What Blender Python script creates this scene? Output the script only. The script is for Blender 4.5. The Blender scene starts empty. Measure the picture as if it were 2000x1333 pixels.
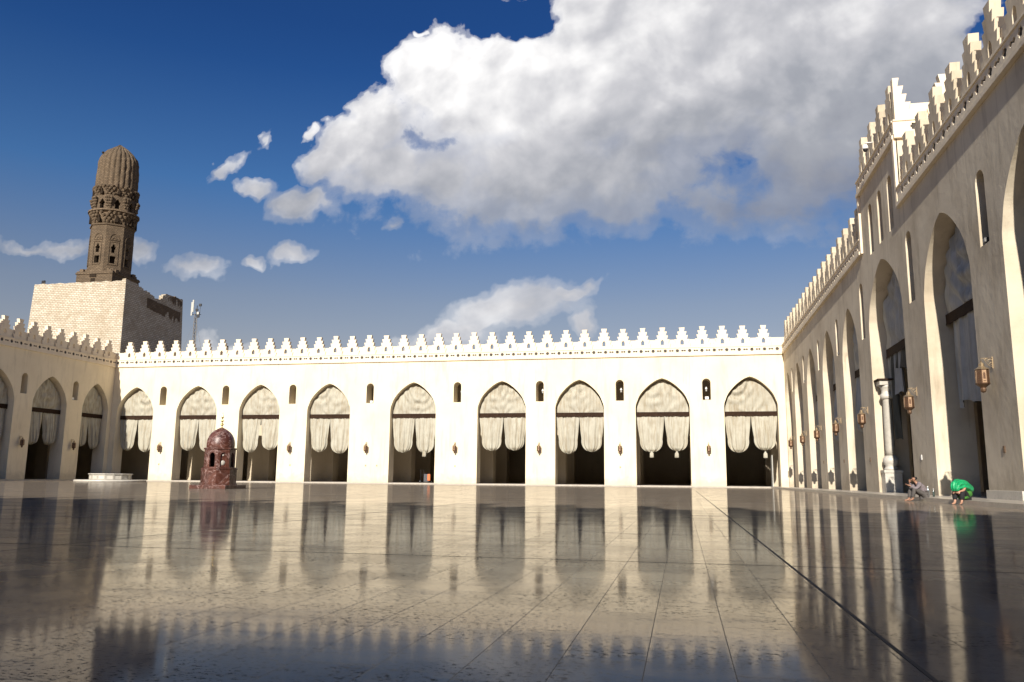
import bpy, bmesh, math, random
from math import sin, cos, pi, sqrt, radians, atan2
from mathutils import Vector, Matrix, noise
random.seed(11)
sc = bpy.context.scene
C = bpy.data.collections.new("scene"); sc.collection.children.link(C)

# ------------------------------------------------------------------ measures
D, XL, XR = 86.05, -66.57, 10.30          # far wall, left wall, right wall (inner faces)
ST, XS = 0.136, 8.38                      # step height, edge of the right step
YF = -10.0                                # wall behind the camera
WT = 1.6                                  # wall thickness
Z0, Z1, Z2, ZT = 13.42, 14.35, 15.20, 16.50   # frieze foot, frieze top, parapet gap, merlon top
CAMH, F = 0.64, 1598.3553
PIT, ROL, YAW = 0.1671, 0.0097, -0.2047
cyw, syw, cpt, spt = cos(YAW), sin(YAW), cos(PIT), sin(PIT)
FW = Vector((syw*cpt, cyw*cpt, spt)); _r = Vector((cyw, -syw, 0)); _u = _r.cross(FW)
RT = cos(ROL)*_r + sin(ROL)*_u; UP = -sin(ROL)*_r + cos(ROL)*_u
SUN = Vector((0.092, 1.0, -0.52)).normalized()

# ------------------------------------------------------------------ materials
def mat(name):
    m = bpy.data.materials.new(name); m.use_nodes = True
    nt = m.node_tree; b = nt.nodes['Principled BSDF']
    return m, nt, b
def N(nt, t, **k):
    n = nt.nodes.new(t)
    for a, v in k.items():
        if a in ('i',):
            for kk, vv in v.items(): n.inputs[kk].default_value = vv
        else: setattr(n, a, v)
    return n
def L(nt, a, b): nt.links.new(a, b)
def ramp(nt, fac, stops, interp='LINEAR'):
    r = nt.nodes.new('ShaderNodeValToRGB'); r.color_ramp.interpolation = interp
    while len(r.color_ramp.elements) < len(stops): r.color_ramp.elements.new(0.5)
    for e, (p, c) in zip(r.color_ramp.elements, stops):
        e.position = p; e.color = (c[0], c[1], c[2], 1) if not isinstance(c, (int, float)) else (c, c, c, 1)
    L(nt, fac, r.inputs[0]); return r.outputs[0]
def pos(nt, scale=(1, 1, 1), obj=False):
    if obj: o = N(nt, 'ShaderNodeTexCoord').outputs['Object']
    else: o = N(nt, 'ShaderNodeNewGeometry').outputs['Position']
    m = N(nt, 'ShaderNodeMapping'); m.inputs['Scale'].default_value = scale; L(nt, o, m.inputs[0]); return m.outputs[0]
def noi(nt, vec, scale, detail=4, rough=.55, dist=0):
    n = N(nt, 'ShaderNodeTexNoise', i={'Scale': scale, 'Detail': detail, 'Roughness': rough, 'Distortion': dist}); L(nt, vec, n.inputs['Vector']); return n.outputs['Fac']
def mix(nt, f, a, b, mode='MIX'):
    m = N(nt, 'ShaderNodeMix', data_type='RGBA', blend_type=mode)
    for s, v in ((0, f), (6, a), (7, b)):
        if isinstance(v, (int, float)): m.inputs[s].default_value = v
        elif isinstance(v, tuple): m.inputs[s].default_value = (v[0], v[1], v[2], 1)
        else: L(nt, v, m.inputs[s])
    return m.outputs[2]
def mth(nt, op, a, b=None, c=None, clamp=False):
    m = N(nt, 'ShaderNodeMath', operation=op, use_clamp=clamp)
    for s, v in enumerate((a, b, c)):
        if v is None: continue
        if isinstance(v, (int, float)): m.inputs[s].default_value = v
        else: L(nt, v, m.inputs[s])
    return m.outputs[0]
def bump(nt, b, h, strength=.3, dist=.02):
    n = N(nt, 'ShaderNodeBump', i={'Strength': strength, 'Distance': dist}); L(nt, h, n.inputs['Height']); L(nt, n.outputs[0], b.inputs['Normal'])

def m_stucco(name, c1, c2, c3, stain=.5, dirt=(.36, .30, .22)):
    m, nt, b = mat(name)
    p = pos(nt)
    big = noi(nt, p, .35, 6, .6); col = ramp(nt, big, [(.3, c1), (.52, c2), (.72, c3)])
    ps = pos(nt, (1.6, 1.6, .22)); st = noi(nt, ps, 1.1, 7, .65, .4)
    col = mix(nt, ramp(nt, st, [(.52, 0), (.78, stain)]), col, dirt)
    # splashed dirt near the foot of the wall: a stain with its own ragged outline
    g = N(nt, 'ShaderNodeSeparateXYZ'); L(nt, N(nt, 'ShaderNodeNewGeometry').outputs['Position'], g.inputs[0])
    low = mth(nt, 'ADD', g.outputs[2], mth(nt, 'MULTIPLY', noi(nt, p, 1.3, 6, .7), -2.6))
    col = mix(nt, ramp(nt, mth(nt, 'ADD', low, 1.0), [(.05, .42), (.75, 0)]), col, dirt)
    L(nt, col, b.inputs['Base Color']); b.inputs['Roughness'].default_value = .93
    b.inputs['Specular IOR Level'].default_value = .25
    f = mth(nt, 'ADD', mth(nt, 'MULTIPLY', noi(nt, p, 2.2, 5, .6), 1.6), mth(nt, 'MULTIPLY', noi(nt, p, 26, 3, .6), .25))
    bump(nt, b, f, .35, .03)
    return m
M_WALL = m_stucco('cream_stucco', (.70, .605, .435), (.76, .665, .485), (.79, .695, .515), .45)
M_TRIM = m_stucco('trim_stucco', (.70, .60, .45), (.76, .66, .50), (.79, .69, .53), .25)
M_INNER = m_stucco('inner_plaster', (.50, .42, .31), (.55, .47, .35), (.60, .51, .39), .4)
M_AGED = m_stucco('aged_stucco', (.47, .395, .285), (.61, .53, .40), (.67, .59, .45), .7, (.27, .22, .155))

def m_simple(name, col, rough=.6, metal=0, nscale=8, var=.25, bmp=.1, spec=.5, coat=0):
    m, nt, b = mat(name); p = pos(nt, obj=True)
    f = noi(nt, p, nscale, 5, .6)
    d = tuple(x*(1-var) for x in col); l = tuple(min(1, x*(1+var)) for x in col)
    L(nt, ramp(nt, f, [(.3, d), (.7, l)]), b.inputs['Base Color'])
    b.inputs['Roughness'].default_value = rough; b.inputs['Metallic'].default_value = metal
    b.inputs['Specular IOR Level'].default_value = spec; b.inputs['Coat Weight'].default_value = coat
    if bmp: bump(nt, b, noi(nt, p, nscale*3, 4), bmp, .01)
    return m
M_BACKING = m_simple('dark_frieze_backing', (.062, .054, .044), .9, 0, 5, .35)
M_WOOD = m_simple('brown_beam_wood', (.032, .018, .011), .85, 0, 5, .35, .1, .12)
M_COPPER = m_simple('copper_brown', (.13, .075, .042), .5, .5, 25, .35)
M_DARKCOP = m_simple('dark_pierced_copper', (.10, .05, .026), .6, .4, 60, .7, .5)
M_BRASS = m_simple('pale_brass', (.40, .30, .18), .42, .7, 20, .3)
M_DARKM = m_simple('pierced_dark', (.06, .035, .02), .7, .3, 30, .4)
M_PALEC = m_simple('pale_copper', (.34, .22, .13), .55, .45, 25, .3)
M_GOLD = m_simple('gold_finial', (.75, .55, .2), .3, 1, 10, .1)
M_BLACK = m_simple('black_fitting', (.02, .02, .022), .5, 0, 10, .3)
M_WHITE = m_simple('white_enamel', (.75, .75, .72), .4, 0, 10, .06)
M_STEEL = m_simple('galvanised_steel', (.32, .31, .29), .55, .6, 4, .2)
M_PANEL = m_simple('antenna_grey', (.42, .42, .38), .6, 0, 6, .1)
M_GREYPIPE = m_simple('mast_paint', (.17, .155, .13), .7, 0, 4, .25)
M_HOLEFILL = m_simple('dark_opening_fill', (.03, .022, .015), .95, 0, 3, .2, 0, .1)  # dark colour stands in for the shade inside openings

def m_canvas(name, base, stainc, stain=.5, seed=0.):
    m, nt, b = mat(name)
    tc = N(nt, 'ShaderNodeTexCoord'); oi = N(nt, 'ShaderNodeObjectInfo')
    mp = N(nt, 'ShaderNodeMapping'); mp.inputs['Scale'].default_value = (1, 1, 1); L(nt, tc.outputs['Object'], mp.inputs[0])
    cmb = N(nt, 'ShaderNodeCombineXYZ'); L(nt, mth(nt, 'MULTIPLY', oi.outputs['Random'], 37.), cmb.inputs[0]); L(nt, mth(nt, 'MULTIPLY', oi.outputs['Random'], 71.), cmb.inputs[1])
    L(nt, cmb.outputs[0], mp.inputs['Location'])
    v2 = N(nt, 'ShaderNodeMapping'); v2.inputs['Scale'].default_value = (4.5, 4.5, .45); L(nt, mp.outputs[0], v2.inputs[0])
    s = noi(nt, v2.outputs[0], 1.0, 6, .6, .3)
    blot = noi(nt, mp.outputs[0], 1.1, 5, .6)
    col = mix(nt, ramp(nt, s, [(.46, 0), (.74, stain)]), base, stainc)
    col = mix(nt, ramp(nt, blot, [(.4, 0), (.75, .35)]), col, tuple(x*.75 for x in stainc))
    L(nt, col, b.inputs['Base Color']); b.inputs['Roughness'].default_value = .95; b.inputs['Specular IOR Level'].default_value = .15
    v3 = N(nt, 'ShaderNodeMapping'); v3.inputs['Scale'].default_value = (9, 9, 1.2); L(nt, mp.outputs[0], v3.inputs[0])
    bump(nt, b, noi(nt, v3.outputs[0], 1, 5, .6, .8), .5, .05)
    return m
M_CANVAS = m_canvas('weathered_canvas', (.43, .41, .335), (.26, .205, .13), .8)
M_CANVAS2 = m_canvas('faded_grey_canvas', (.44, .44, .41), (.26, .24, .19), .7)
M_CANVASD = m_canvas('dark_olive_canvas', (.13, .125, .10), (.06, .055, .04), .7)

def m_redmarble():
    m, nt, b = mat('red_veined_marble'); p = pos(nt, obj=True)
    base = ramp(nt, noi(nt, p, 1.6, 7, .65, 1.2), [(.32, (.034, .010, .006)), (.5, (.075, .023, .013)), (.66, (.12, .042, .026))])
    n = noi(nt, p, 1.3, 5, .55, 2.2); v = mth(nt, 'ABSOLUTE', mth(nt, 'SUBTRACT', n, .5))
    col = mix(nt, ramp(nt, v, [(0, .7), (.012, .2), (.03, 0)]), base, (.45, .32, .29))
    n2 = noi(nt, p, 3.4, 5, .6, 1.5); v2 = mth(nt, 'ABSOLUTE', mth(nt, 'SUBTRACT', n2, .47))
    col = mix(nt, ramp(nt, v2, [(0, .4), (.012, 0)]), col, (.36, .24, .22))
    L(nt, col, b.inputs['Base Color']); b.inputs['Roughness'].default_value = .42
    return m
M_RED = m_redmarble()
def m_marble(name, c1, c2, vein, rough=.25):
    m, nt, b = mat(name); p = pos(nt, obj=True)
    col = ramp(nt, noi(nt, p, 2, 6, .6, .8), [(.3, c1), (.7, c2)])
    n = noi(nt, p, 1.7, 5, .6, 1.8); v = mth(nt, 'ABSOLUTE', mth(nt, 'SUBTRACT', n, .5))
    col = mix(nt, ramp(nt, v, [(0, .6), (.03, 0)]), col, vein)
    L(nt, col, b.inputs['Base Color']); b.inputs['Roughness'].default_value = rough
    return m
M_WMARB = m_marble('white_marble', (.46, .43, .37), (.56, .53, .46), (.34, .31, .27), .4)
M_COLM = m_marble('grey_white_column_marble', (.36, .33, .275), (.44, .41, .345), (.31, .285, .235), .55)

def m_floor():
    m, nt, b = mat('polished_travertine')
    g = N(nt, 'ShaderNodeNewGeometry').outputs['Position']
    s = N(nt, 'ShaderNodeSeparateXYZ'); L(nt, g, s.inputs[0])
    # slabs laid in courses running away from the camera (Y), 0.30 m wide, staggered
    w = .303; x = mth(nt, 'DIVIDE', mth(nt, 'SUBTRACT', s.outputs[0], -.448), w*1.0)
    row = mth(nt, 'FLOOR', x); fx = mth(nt, 'SUBTRACT', x, row)
    wn = N(nt, 'ShaderNodeTexWhiteNoise', noise_dimensions='1D'); L(nt, row, wn.inputs['W'])
    y = mth(nt, 'ADD', mth(nt, 'DIVIDE', s.outputs[1], .95), wn.outputs['Value'])
    cy = mth(nt, 'FLOOR', y); fy = mth(nt, 'SUBTRACT', y, cy)
    cc = N(nt, 'ShaderNodeCombineXYZ'); L(nt, row, cc.inputs[0]); L(nt, cy, cc.inputs[1])
    wn2 = N(nt, 'ShaderNodeTexWhiteNoise', noise_dimensions='2D'); L(nt, cc.outputs[0], wn2.inputs['Vector'])
    dx = mth(nt, 'MULTIPLY', mth(nt, 'MINIMUM', fx, mth(nt, 'SUBTRACT', 1., fx)), w)
    dy = mth(nt, 'MULTIPLY', mth(nt, 'MINIMUM', fy, mth(nt, 'SUBTRACT', 1., fy)), .95)
    dj = mth(nt, 'MINIMUM', dx, dy)
    joint = ramp(nt, mth(nt, 'MULTIPLY', dj, 100), [(0.08, 1.), (.22, 0.)])      # ~2 mm joints
    # travertine: streaks and pits stretched along X
    p = pos(nt, (1., 1.6, 1.))
    off = N(nt, 'ShaderNodeVectorMath', operation='ADD'); L(nt, p, off.inputs[0])
    sc_ = N(nt, 'ShaderNodeVectorMath', operation='SCALE'); L(nt, wn2.outputs['Color'], sc_.inputs[0]); sc_.inputs['Scale'].default_value = 6.; L(nt, sc_.outputs[0], off.inputs[1])
    tv = off.outputs[0]
    tone = noi(nt, p, .55, 6, .6)
    base = ramp(nt, tone, [(.3, (.12, .092, .068)), (.5, (.185, .146, .108)), (.7, (.26, .21, .158))])
    vein = noi(nt, tv, 2.6, 8, .7, .7)
    base = mix(nt, ramp(nt, vein, [(.5, 0), (.72, .5)]), base, (.20, .165, .125))
    base = mix(nt, mth(nt, 'MULTIPLY', wn2.outputs['Value'], .42), base, (.18, .155, .13))
    pn = noi(nt, tv, 34, 7, .78, .15); pm = noi(nt, p, .9, 4, .6)
    pit = mth(nt, 'MULTIPLY', ramp(nt, pn, [(.55, 0), (.585, 1)]), ramp(nt, pm, [(.38, .12), (.60, 1)]), clamp=True)
    base = mix(nt, mth(nt, 'MULTIPLY', pit, .85), base, (.045, .035, .028))
    base = mix(nt, mth(nt, 'MULTIPLY', joint, .6), base, (.05, .04, .03))
    L(nt, base, b.inputs['Base Color'])
    wear = noi(nt, pos(nt, (.7, 2.2, 1)), 1.2, 6, .65)
    r = ramp(nt, wear, [(.3, .06), (.55, .085), (.75, .16)])
    r = mth(nt, 'ADD', r, mth(nt, 'MULTIPLY', mth(nt, 'ADD', pit, joint, clamp=True), .35), clamp=True)
    L(nt, r, b.inputs['Roughness']); b.inputs['IOR'].default_value = 1.47
    L(nt, mth(nt, 'SUBTRACT', .24, mth(nt, 'MULTIPLY', mth(nt, 'ADD', pit, joint, clamp=True), .22)), b.inputs['Specular IOR Level'])
    h = mth(nt, 'ADD', mth(nt, 'MULTIPLY', joint, -.6), mth(nt, 'MULTIPLY', noi(nt, pos(nt, (.45, 2., 1)), 1.3, 3, .5), 1.3))
    bump(nt, b, h, .13, .004)
    # a film of dust and worn patches scatter light: the polish is broken unevenly
    df = N(nt, 'ShaderNodeBsdfDiffuse'); L(nt, mix(nt, mth(nt, 'MULTIPLY', mth(nt, 'ADD', pit, mth(nt, 'MULTIPLY', joint, .5), clamp=True), .9), mix(nt, .5, base, (.36, .30, .23)), (.03, .023, .017)), df.inputs['Color'])
    fa = ramp(nt, noi(nt, pos(nt, (.8, 1.7, 1)), .9, 6, .65), [(.3, .24), (.55, .36), (.75, .54)])
    fa = mth(nt, 'ADD', fa, mth(nt, 'MULTIPLY', mth(nt, 'SUBTRACT', wn2.outputs['Value'], .5), .10), clamp=True)
    fa = mth(nt, 'ADD', fa, mth(nt, 'MULTIPLY', pit, .55), clamp=True)
    ms = N(nt, 'ShaderNodeMixShader'); L(nt, fa, ms.inputs[0]); L(nt, b.outputs[0], ms.inputs[1]); L(nt, df.outputs[0], ms.inputs[2])
    L(nt, ms.outputs[0], nt.nodes['Material Output'].inputs['Surface'])
    return m
M_FLOOR = m_floor()
M_STEP = m_marble('step_marble', (.40, .36, .30), (.52, .47, .40), (.30, .26, .21), .3)
M_SEAM = m_simple('dark_joint_filler', (.035, .026, .02), .7, 0, 6, .4)
M_SAND = m_simple('dusty_ground', (.36, .30, .22), .95, 0, .2, .2)
M_ROOF = m_simple('lime_roof', (.42, .37, .29), .95, 0, .6, .2)

def m_brick(name, c1, c2, mort, bw=.9, bh=.36, stain=None, soft=0):
    m, nt, b = mat(name)
    g = N(nt, 'ShaderNodeNewGeometry'); s = N(nt, 'ShaderNodeSeparateXYZ'); L(nt, g.outputs['Position'], s.inputs[0])
    cm = N(nt, 'ShaderNodeCombineXYZ'); L(nt, mth(nt, 'ADD', s.outputs[0], s.outputs[1]), cm.inputs[0]); L(nt, s.outputs[2], cm.inputs[1])
    bt = N(nt, 'ShaderNodeTexBrick', i={'Scale': 1., 'Mortar Size': .045, 'Mortar Smooth': .4, 'Bias': 0., 'Brick Width': bw, 'Row Height': bh})
    for k, c in (('Color1', c1), ('Color2', c2), ('Mortar', mort)): bt.inputs[k].default_value = (*c, 1)
    wob = N(nt, 'ShaderNodeVectorMath', operation='ADD'); L(nt, cm.outputs[0], wob.inputs[0])
    nn = N(nt, 'ShaderNodeTexNoise', i={'Scale': 1.2, 'Detail': 3.}); L(nt, g.outputs['Position'], nn.inputs['Vector'])
    sc2 = N(nt, 'ShaderNodeVectorMath', operation='SCALE'); L(nt, nn.outputs['Color'], sc2.inputs[0]); sc2.inputs['Scale'].default_value = .14
    L(nt, sc2.outputs[0], wob.inputs[1]); L(nt, wob.outputs[0], bt.inputs['Vector'])
    p = pos(nt)
    col = mix(nt, ramp(nt, noi(nt, p, .45, 7, .68), [(.45, 0), (.72, .75)]), bt.outputs['Color'], stain or tuple(x*.55 for x in c1))
    col = mix(nt, ramp(nt, noi(nt, p, 2.4, 5, .6), [(.5, 0), (.75, .45)]), col, tuple(x*.6 for x in c2))
    L(nt, col, b.inputs['Base Color']); b.inputs['Roughness'].default_value = .95; b.inputs['Specular IOR Level'].default_value = .2
    h = mth(nt, 'ADD', mth(nt, 'MULTIPLY', bt.outputs['Fac'], -1.), mth(nt, 'MULTIPLY', noi(nt, p, 3, 6, .6), 1.2)); bump(nt, b, h, .6, .06)
    return m
M_ASHLAR = m_brick('whitewashed_ashlar', (.60, .55, .45), (.46, .41, .32), (.25, .195, .13), .62, .30, (.31, .25, .17))
M_OLD = m_brick('old_brown_masonry', (.19, .142, .092), (.13, .096, .063), (.075, .056, .038), .55, .24, (.07, .053, .036))
M_OLDP = m_brick('old_rough_masonry', (.20, .15, .10), (.155, .115, .075), (.10, .072, .047), .6, .25, (.09, .065, .042))

# ------------------------------------------------------------------ objects
def put(name, me, m=None, parent=None, loc=(0, 0, 0), rz=0):
    o = bpy.data.objects.new(name, me); C.objects.link(o); o.location = loc; o.rotation_euler = (0, 0, rz)
    if m is not None and me is not None and not me.materials:
        for q in (m if isinstance(m, (list, tuple)) else [m]): me.materials.append(q)
    if parent: o.parent = parent
    return o
def tag(o, label=None, cat=None, group=None, kind=None):
    if label: o['label'] = label
    if cat: o['category'] = cat
    if group: o['group'] = group
    if kind: o['kind'] = kind
    elif cat in ('wall', 'arcade', 'roof', 'door', 'minaret'): o['kind'] = 'thing'
    return o
def thing(name, label, cat, loc=(0, 0, 0), rz=0, group=None):
    o = bpy.data.objects.new(name, None); C.objects.link(o); o.location = loc; o.rotation_euler = (0, 0, rz); o.empty_display_size = .3
    return tag(o, label, cat, group)
def dup(root, loc=None, rz=None, label=None):
    def cp(o, par):
        c = o.copy(); C.objects.link(c); c.parent = par
        for ch in o.children: cp(ch, c)
        return c
    c = cp(root, None)
    if loc is not None: c.location = loc
    if rz is not None: c.rotation_euler = (0, 0, rz)
    if label: c['label'] = label
    return c
def smooth(me, on=True):
    for p in me.polygons: p.use_smooth = on
    return me

def plate_mesh(outline, holes, t):
    """extruded 2D shape with holes: local x,y; thickness 0..t along local z"""
    cu = bpy.data.curves.new('tmp', 'CURVE'); cu.dimensions = '2D'; cu.fill_mode = 'BOTH'; cu.extrude = t/2
    for poly in [outline]+list(holes):
        sp = cu.splines.new('POLY'); sp.points.add(len(poly)-1)
        for q, (a, b) in zip(sp.points, poly): q.co = (a, b, 0, 1)
        sp.use_cyclic_u = True
    ob = bpy.data.objects.new('tmp', cu); C.objects.link(ob); bpy.context.view_layer.update()
    dg = bpy.context.evaluated_depsgraph_get()
    me = bpy.data.meshes.new_from_object(ob.evaluated_get(dg))
    C.objects.unlink(ob); bpy.data.objects.remove(ob); bpy.data.curves.remove(cu)
    bm = bmesh.new(); bm.from_mesh(me); bmesh.ops.remove_doubles(bm, verts=bm.verts, dist=1e-4)
    for v in bm.verts: v.co.z += t/2
    bmesh.ops.recalc_face_normals(bm, faces=bm.faces)
    for f in bm.faces: f.smooth = False
    bm.to_mesh(me); bm.free(); me.materials.clear()
    return me
# frames: local (a, b, c) -> wall coordinates; c runs INTO the wall
def fr_back(c0=0.):  return lambda a, b, c: (a, D+c0+c, b)
def fr_right(c0=0.): return lambda a, b, c: (XR+c0+c, a, b)
def fr_left(c0=0.):  return lambda a, b, c: (XL-c0-c, a, b)
def fr_front(c0=0.): return lambda a, b, c: (a, YF-c0-c, b)
def warp(me, fn):
    for v in me.vertices: v.co = fn(*v.co)
    bm = bmesh.new(); bm.from_mesh(me); bmesh.ops.recalc_face_normals(bm, faces=bm.faces); bm.to_mesh(me); bm.free()
    return me
def plate(name, outline, holes, t, fn, m, parent=None):
    return put(name, warp(plate_mesh(outline, holes, t), fn), m, parent)
def boxes_mesh(bs, fn=None, bev=0):
    bm = bmesh.new()
    for (a0, a1, b0, b1, c0, c1) in bs:
        r = bmesh.ops.create_cube(bm, size=1)
        for v in r['verts']:
            v.co = Vector(((a0+a1)/2+v.co.x*(a1-a0), (b0+b1)/2+v.co.y*(b1-b0), (c0+c1)/2+v.co.z*(c1-c0)))
    if bev: bmesh.ops.bevel(bm, geom=bm.edges[:], offset=bev, segments=2, affect='EDGES', profile=.6)
    if fn:
        for v in bm.verts: v.co = fn(*v.co)
    bmesh.ops.recalc_face_normals(bm, faces=bm.faces)
    me = bpy.data.meshes.new('m'); bm.to_mesh(me); bm.free(); return me
def lathe_mesh(prof, seg=24, cap=True, sm=True, rot=0, bm=None, off=(0, 0, 0)):
    own = bm is None
    if own: bm = bmesh.new()
    rings = []
    for (r, z) in prof:
        rings.append([bm.verts.new((off[0]+r*cos(rot+2*pi*k/seg), off[1]+r*sin(rot+2*pi*k/seg), off[2]+z)) for k in range(seg)])
    for a, b in zip(rings, rings[1:]):
        for k in range(seg):
            f = bm.faces.new((a[k], a[(k+1) % seg], b[(k+1) % seg], b[k])); f.smooth = sm
    if cap:
        bm.faces.new(list(reversed(rings[0]))); bm.faces.new(rings[-1])
    if not own: return bm
    bmesh.ops.recalc_face_normals(bm, faces=bm.faces)
    me = bpy.data.meshes.new('m'); bm.to_mesh(me); bm.free(); return me
def tube(bm, pts, r, seg=6):
    pts = [Vector(p) for p in pts]; rings = []
    for i, p in enumerate(pts):
        d = (pts[min(i+1, len(pts)-1)]-pts[max(i-1, 0)]).normalized()
        u = d.cross(Vector((0, 0, 1)) if abs(d.z) < .9 else Vector((1, 0, 0))).normalized(); w = d.cross(u)
        rr = r[i] if isinstance(r, (list, tuple)) else r
        rings.append([bm.verts.new(p+rr*(cos(2*pi*k/seg)*u+sin(2*pi*k/seg)*w)) for k in range(seg)])
    for a, b in zip(rings, rings[1:]):
        for k in range(seg): bm.faces.new((a[k], a[(k+1) % seg], b[(k+1) % seg], b[k])).smooth = True
    bm.faces.new(rings[0]); bm.faces.new(list(reversed(rings[-1])))
def bm2me(bm):
    bmesh.ops.recalc_face_normals(bm, faces=bm.faces)
    me = bpy.data.meshes.new('m'); bm.to_mesh(me); bm.free(); return me

# ------------------------------------------------------------------ arch outlines
PROF = [(1, 0), (.985, .30), (.945, .60), (.85, 1.2), (.69, 1.77), (.47, 2.34), (.22, 2.80), (0, 3.02)]
def catmull(P, n=5):
    out = []
    for i in range(len(P)-1):
        p0 = P[max(i-1, 0)]; p1 = P[i]; p2 = P[i+1]; p3 = P[min(i+2, len(P)-1)]
        for k in range(n):
            t = k/n
            out.append(tuple(.5*((2*p1[j])+(-p0[j]+p2[j])*t+(2*p0[j]-5*p1[j]+4*p2[j]-p3[j])*t*t+(-p0[j]+3*p1[j]-3*p2[j]+p3[j])*t**3) for j in (0, 1)))
    out.append(P[-1]); return out
CP = catmull(PROF)
def arch(l, r, apex, foot, inset=0, rise=3.02):
    c = (l+r)/2; h = (r-l)/2-inset; s = apex-rise
    k = (rise-inset)/3.02
    right = [(c+h*x, s+k*z) for x, z in CP]
    left = [(c-h*x, s+k*z) for x, z in reversed(CP[:-1])]
    return [(r-inset, foot)]+right+left+[(l+inset, foot)]
def slit(c, w, z0, z1):
    r = w/2; zs = z1-r
    return [(c-r, z0), (c+r, z0)]+[(c+r*cos(pi*k/10), zs+r*sin(pi*k/10)) for k in range(11)]

BACK = [(-66.0+.12, -61.0), (-57.95, -52.75), (-49.9, -44.85), (-41.45, -36.3), (-31.55, -26.3), (-21.6, -16.28), (-13.1, -7.95), (-4.65, .85), (4.3, 9.55)]
BSL = [-59.85, -51.75, -43.35, -34.0, -23.9, -14.77, -6.27, 2.6]
RIGHT = [(81.3, 85.6), (74.15, 79.05), (66.4, 71.3), (58.45, 63.4), (50.75, 55.6), (40.55, 47.6), (31.3, 37.1), (22.8, 28.2), (14.6, 19.8), (6.6, 11.6), (-1.5, 3.5), (-8.6, -4.0)]
RAP = [11.2, 11.25, 11.3, 11.33, 11.33, 12.05, 11.3, 11.4, 11.3, 11.3, 11.3, 11.3]
RSL = [(79.9+.35, .85, 9.0, 11.2), (72.75, .85, 8.95, 11.25), (64.85, .85, 9.0, 11.3), (57.05, .85, 8.95, 11.4), (49.1, .95, 8.72, 11.95), (38.85, .95, 8.68, 11.95), (30.0-.3, .85, 8.7, 11.35), (21.3, .85, 8.7, 11.3), (13.1, .85, 8.7, 11.3)]
LEFT = [(81.1, 85.4), (73.75, 78.65), (66.4, 71.3), (59.0, 63.9), (51.5, 56.4), (44.0, 48.9), (36.5, 41.4), (29.0, 33.9), (21.5, 26.4), (14.0, 18.9), (6.5, 11.4)]
LSL = [79.8, 72.4, 65.1, 57.7, 50.2, 42.7, 35.2, 27.7, 20.2]

# ------------------------------------------------------------------ merlons
tier = [(.30, .21), (.475, .36), (.60, .49), (.75, .64), (.88, .77)]
TH = [.40, .40, .40, .40, .45]
def merlon_outline(h=ZT-Z1):
    pts = []; z = h; hs = [x*h/sum(TH) for x in TH]
    R = []
    for (a, b), t in zip(tier, hs):
        R.append((a, z)); z -= t; R.append((b, z if z > .001 else 0))
    return R+[(-x, y) for x, y in reversed(R)]
def keyhole(z0=.30, w=.17, h=.55):
    return [(-w, z0), (w, z0), (w, z0+h*.62), (w*.55, z0+h*.85), (0, z0+h), (-w*.55, z0+h*.85), (-w, z0+h*.62)]
MER_T = .36
me_mer = plate_mesh(merlon_outline(), [keyhole()], MER_T)     # x along wall, y up, z into the wall
def _wob(me, seed):
    for v in me.vertices: v.co += Vector((random.uniform(-1, 1), random.uniform(-1, 1), 0))*.008
    return me
me_mer.materials.append(M_TRIM)
MERV = []
for k in range(4):
    MERV.append(_wob(me_mer.copy(), k))
MERA = []
for m_ in MERV:
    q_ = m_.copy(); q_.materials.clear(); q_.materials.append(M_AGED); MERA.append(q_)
def parapet(parent, fn, a0, a1, z0, z1, c0, c1, mer):
    e = [a0]+sum([[m_-.33, m_+.33] for m_ in sorted(mer) if a0+.4 < m_ < a1-.4], [])+[a1]
    for i in range(0, len(e), 2): put('parapet', boxes_mesh([(e[i], e[i+1], z0, z1, c0, c1)], fn), M_TRIM, parent)
def place_merlon(parent, basis, a, z, c):
    """basis: 'back','right','left','ret' orientation matrices"""
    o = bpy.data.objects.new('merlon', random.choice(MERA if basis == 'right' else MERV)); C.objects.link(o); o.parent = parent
    if basis == 'back':  m = Matrix(((1, 0, 0, a), (0, 0, 1, D+c), (0, 1, 0, z), (0, 0, 0, 1)))
    elif basis == 'right': m = Matrix(((0, 0, 1, XR+c), (1, 0, 0, a), (0, 1, 0, z), (0, 0, 0, 1)))
    elif basis == 'left':  m = Matrix(((0, 0, -1, XL-c), (1, 0, 0, a), (0, 1, 0, z), (0, 0, 0, 1)))
    elif basis == 'front':  m = Matrix(((1, 0, 0, a), (0, 0, -1, YF-c), (0, 1, 0, z), (0, 0, 0, 1)))
    else: m = Matrix(((1, 0, 0, a), (0, 0, 1, c), (0, 1, 0, z), (0, 0, 0, 1)))
    rx = Matrix.Rotation(random.uniform(-.012, .012), 4, 'X') @ Matrix.Rotation(random.uniform(-.012, .012), 4, 'Z') @ Matrix.Diagonal((random.uniform(.96, 1.03), random.uniform(.975, 1.02), 1, 1))
    o.matrix_local = m @ rx
    return o

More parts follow.
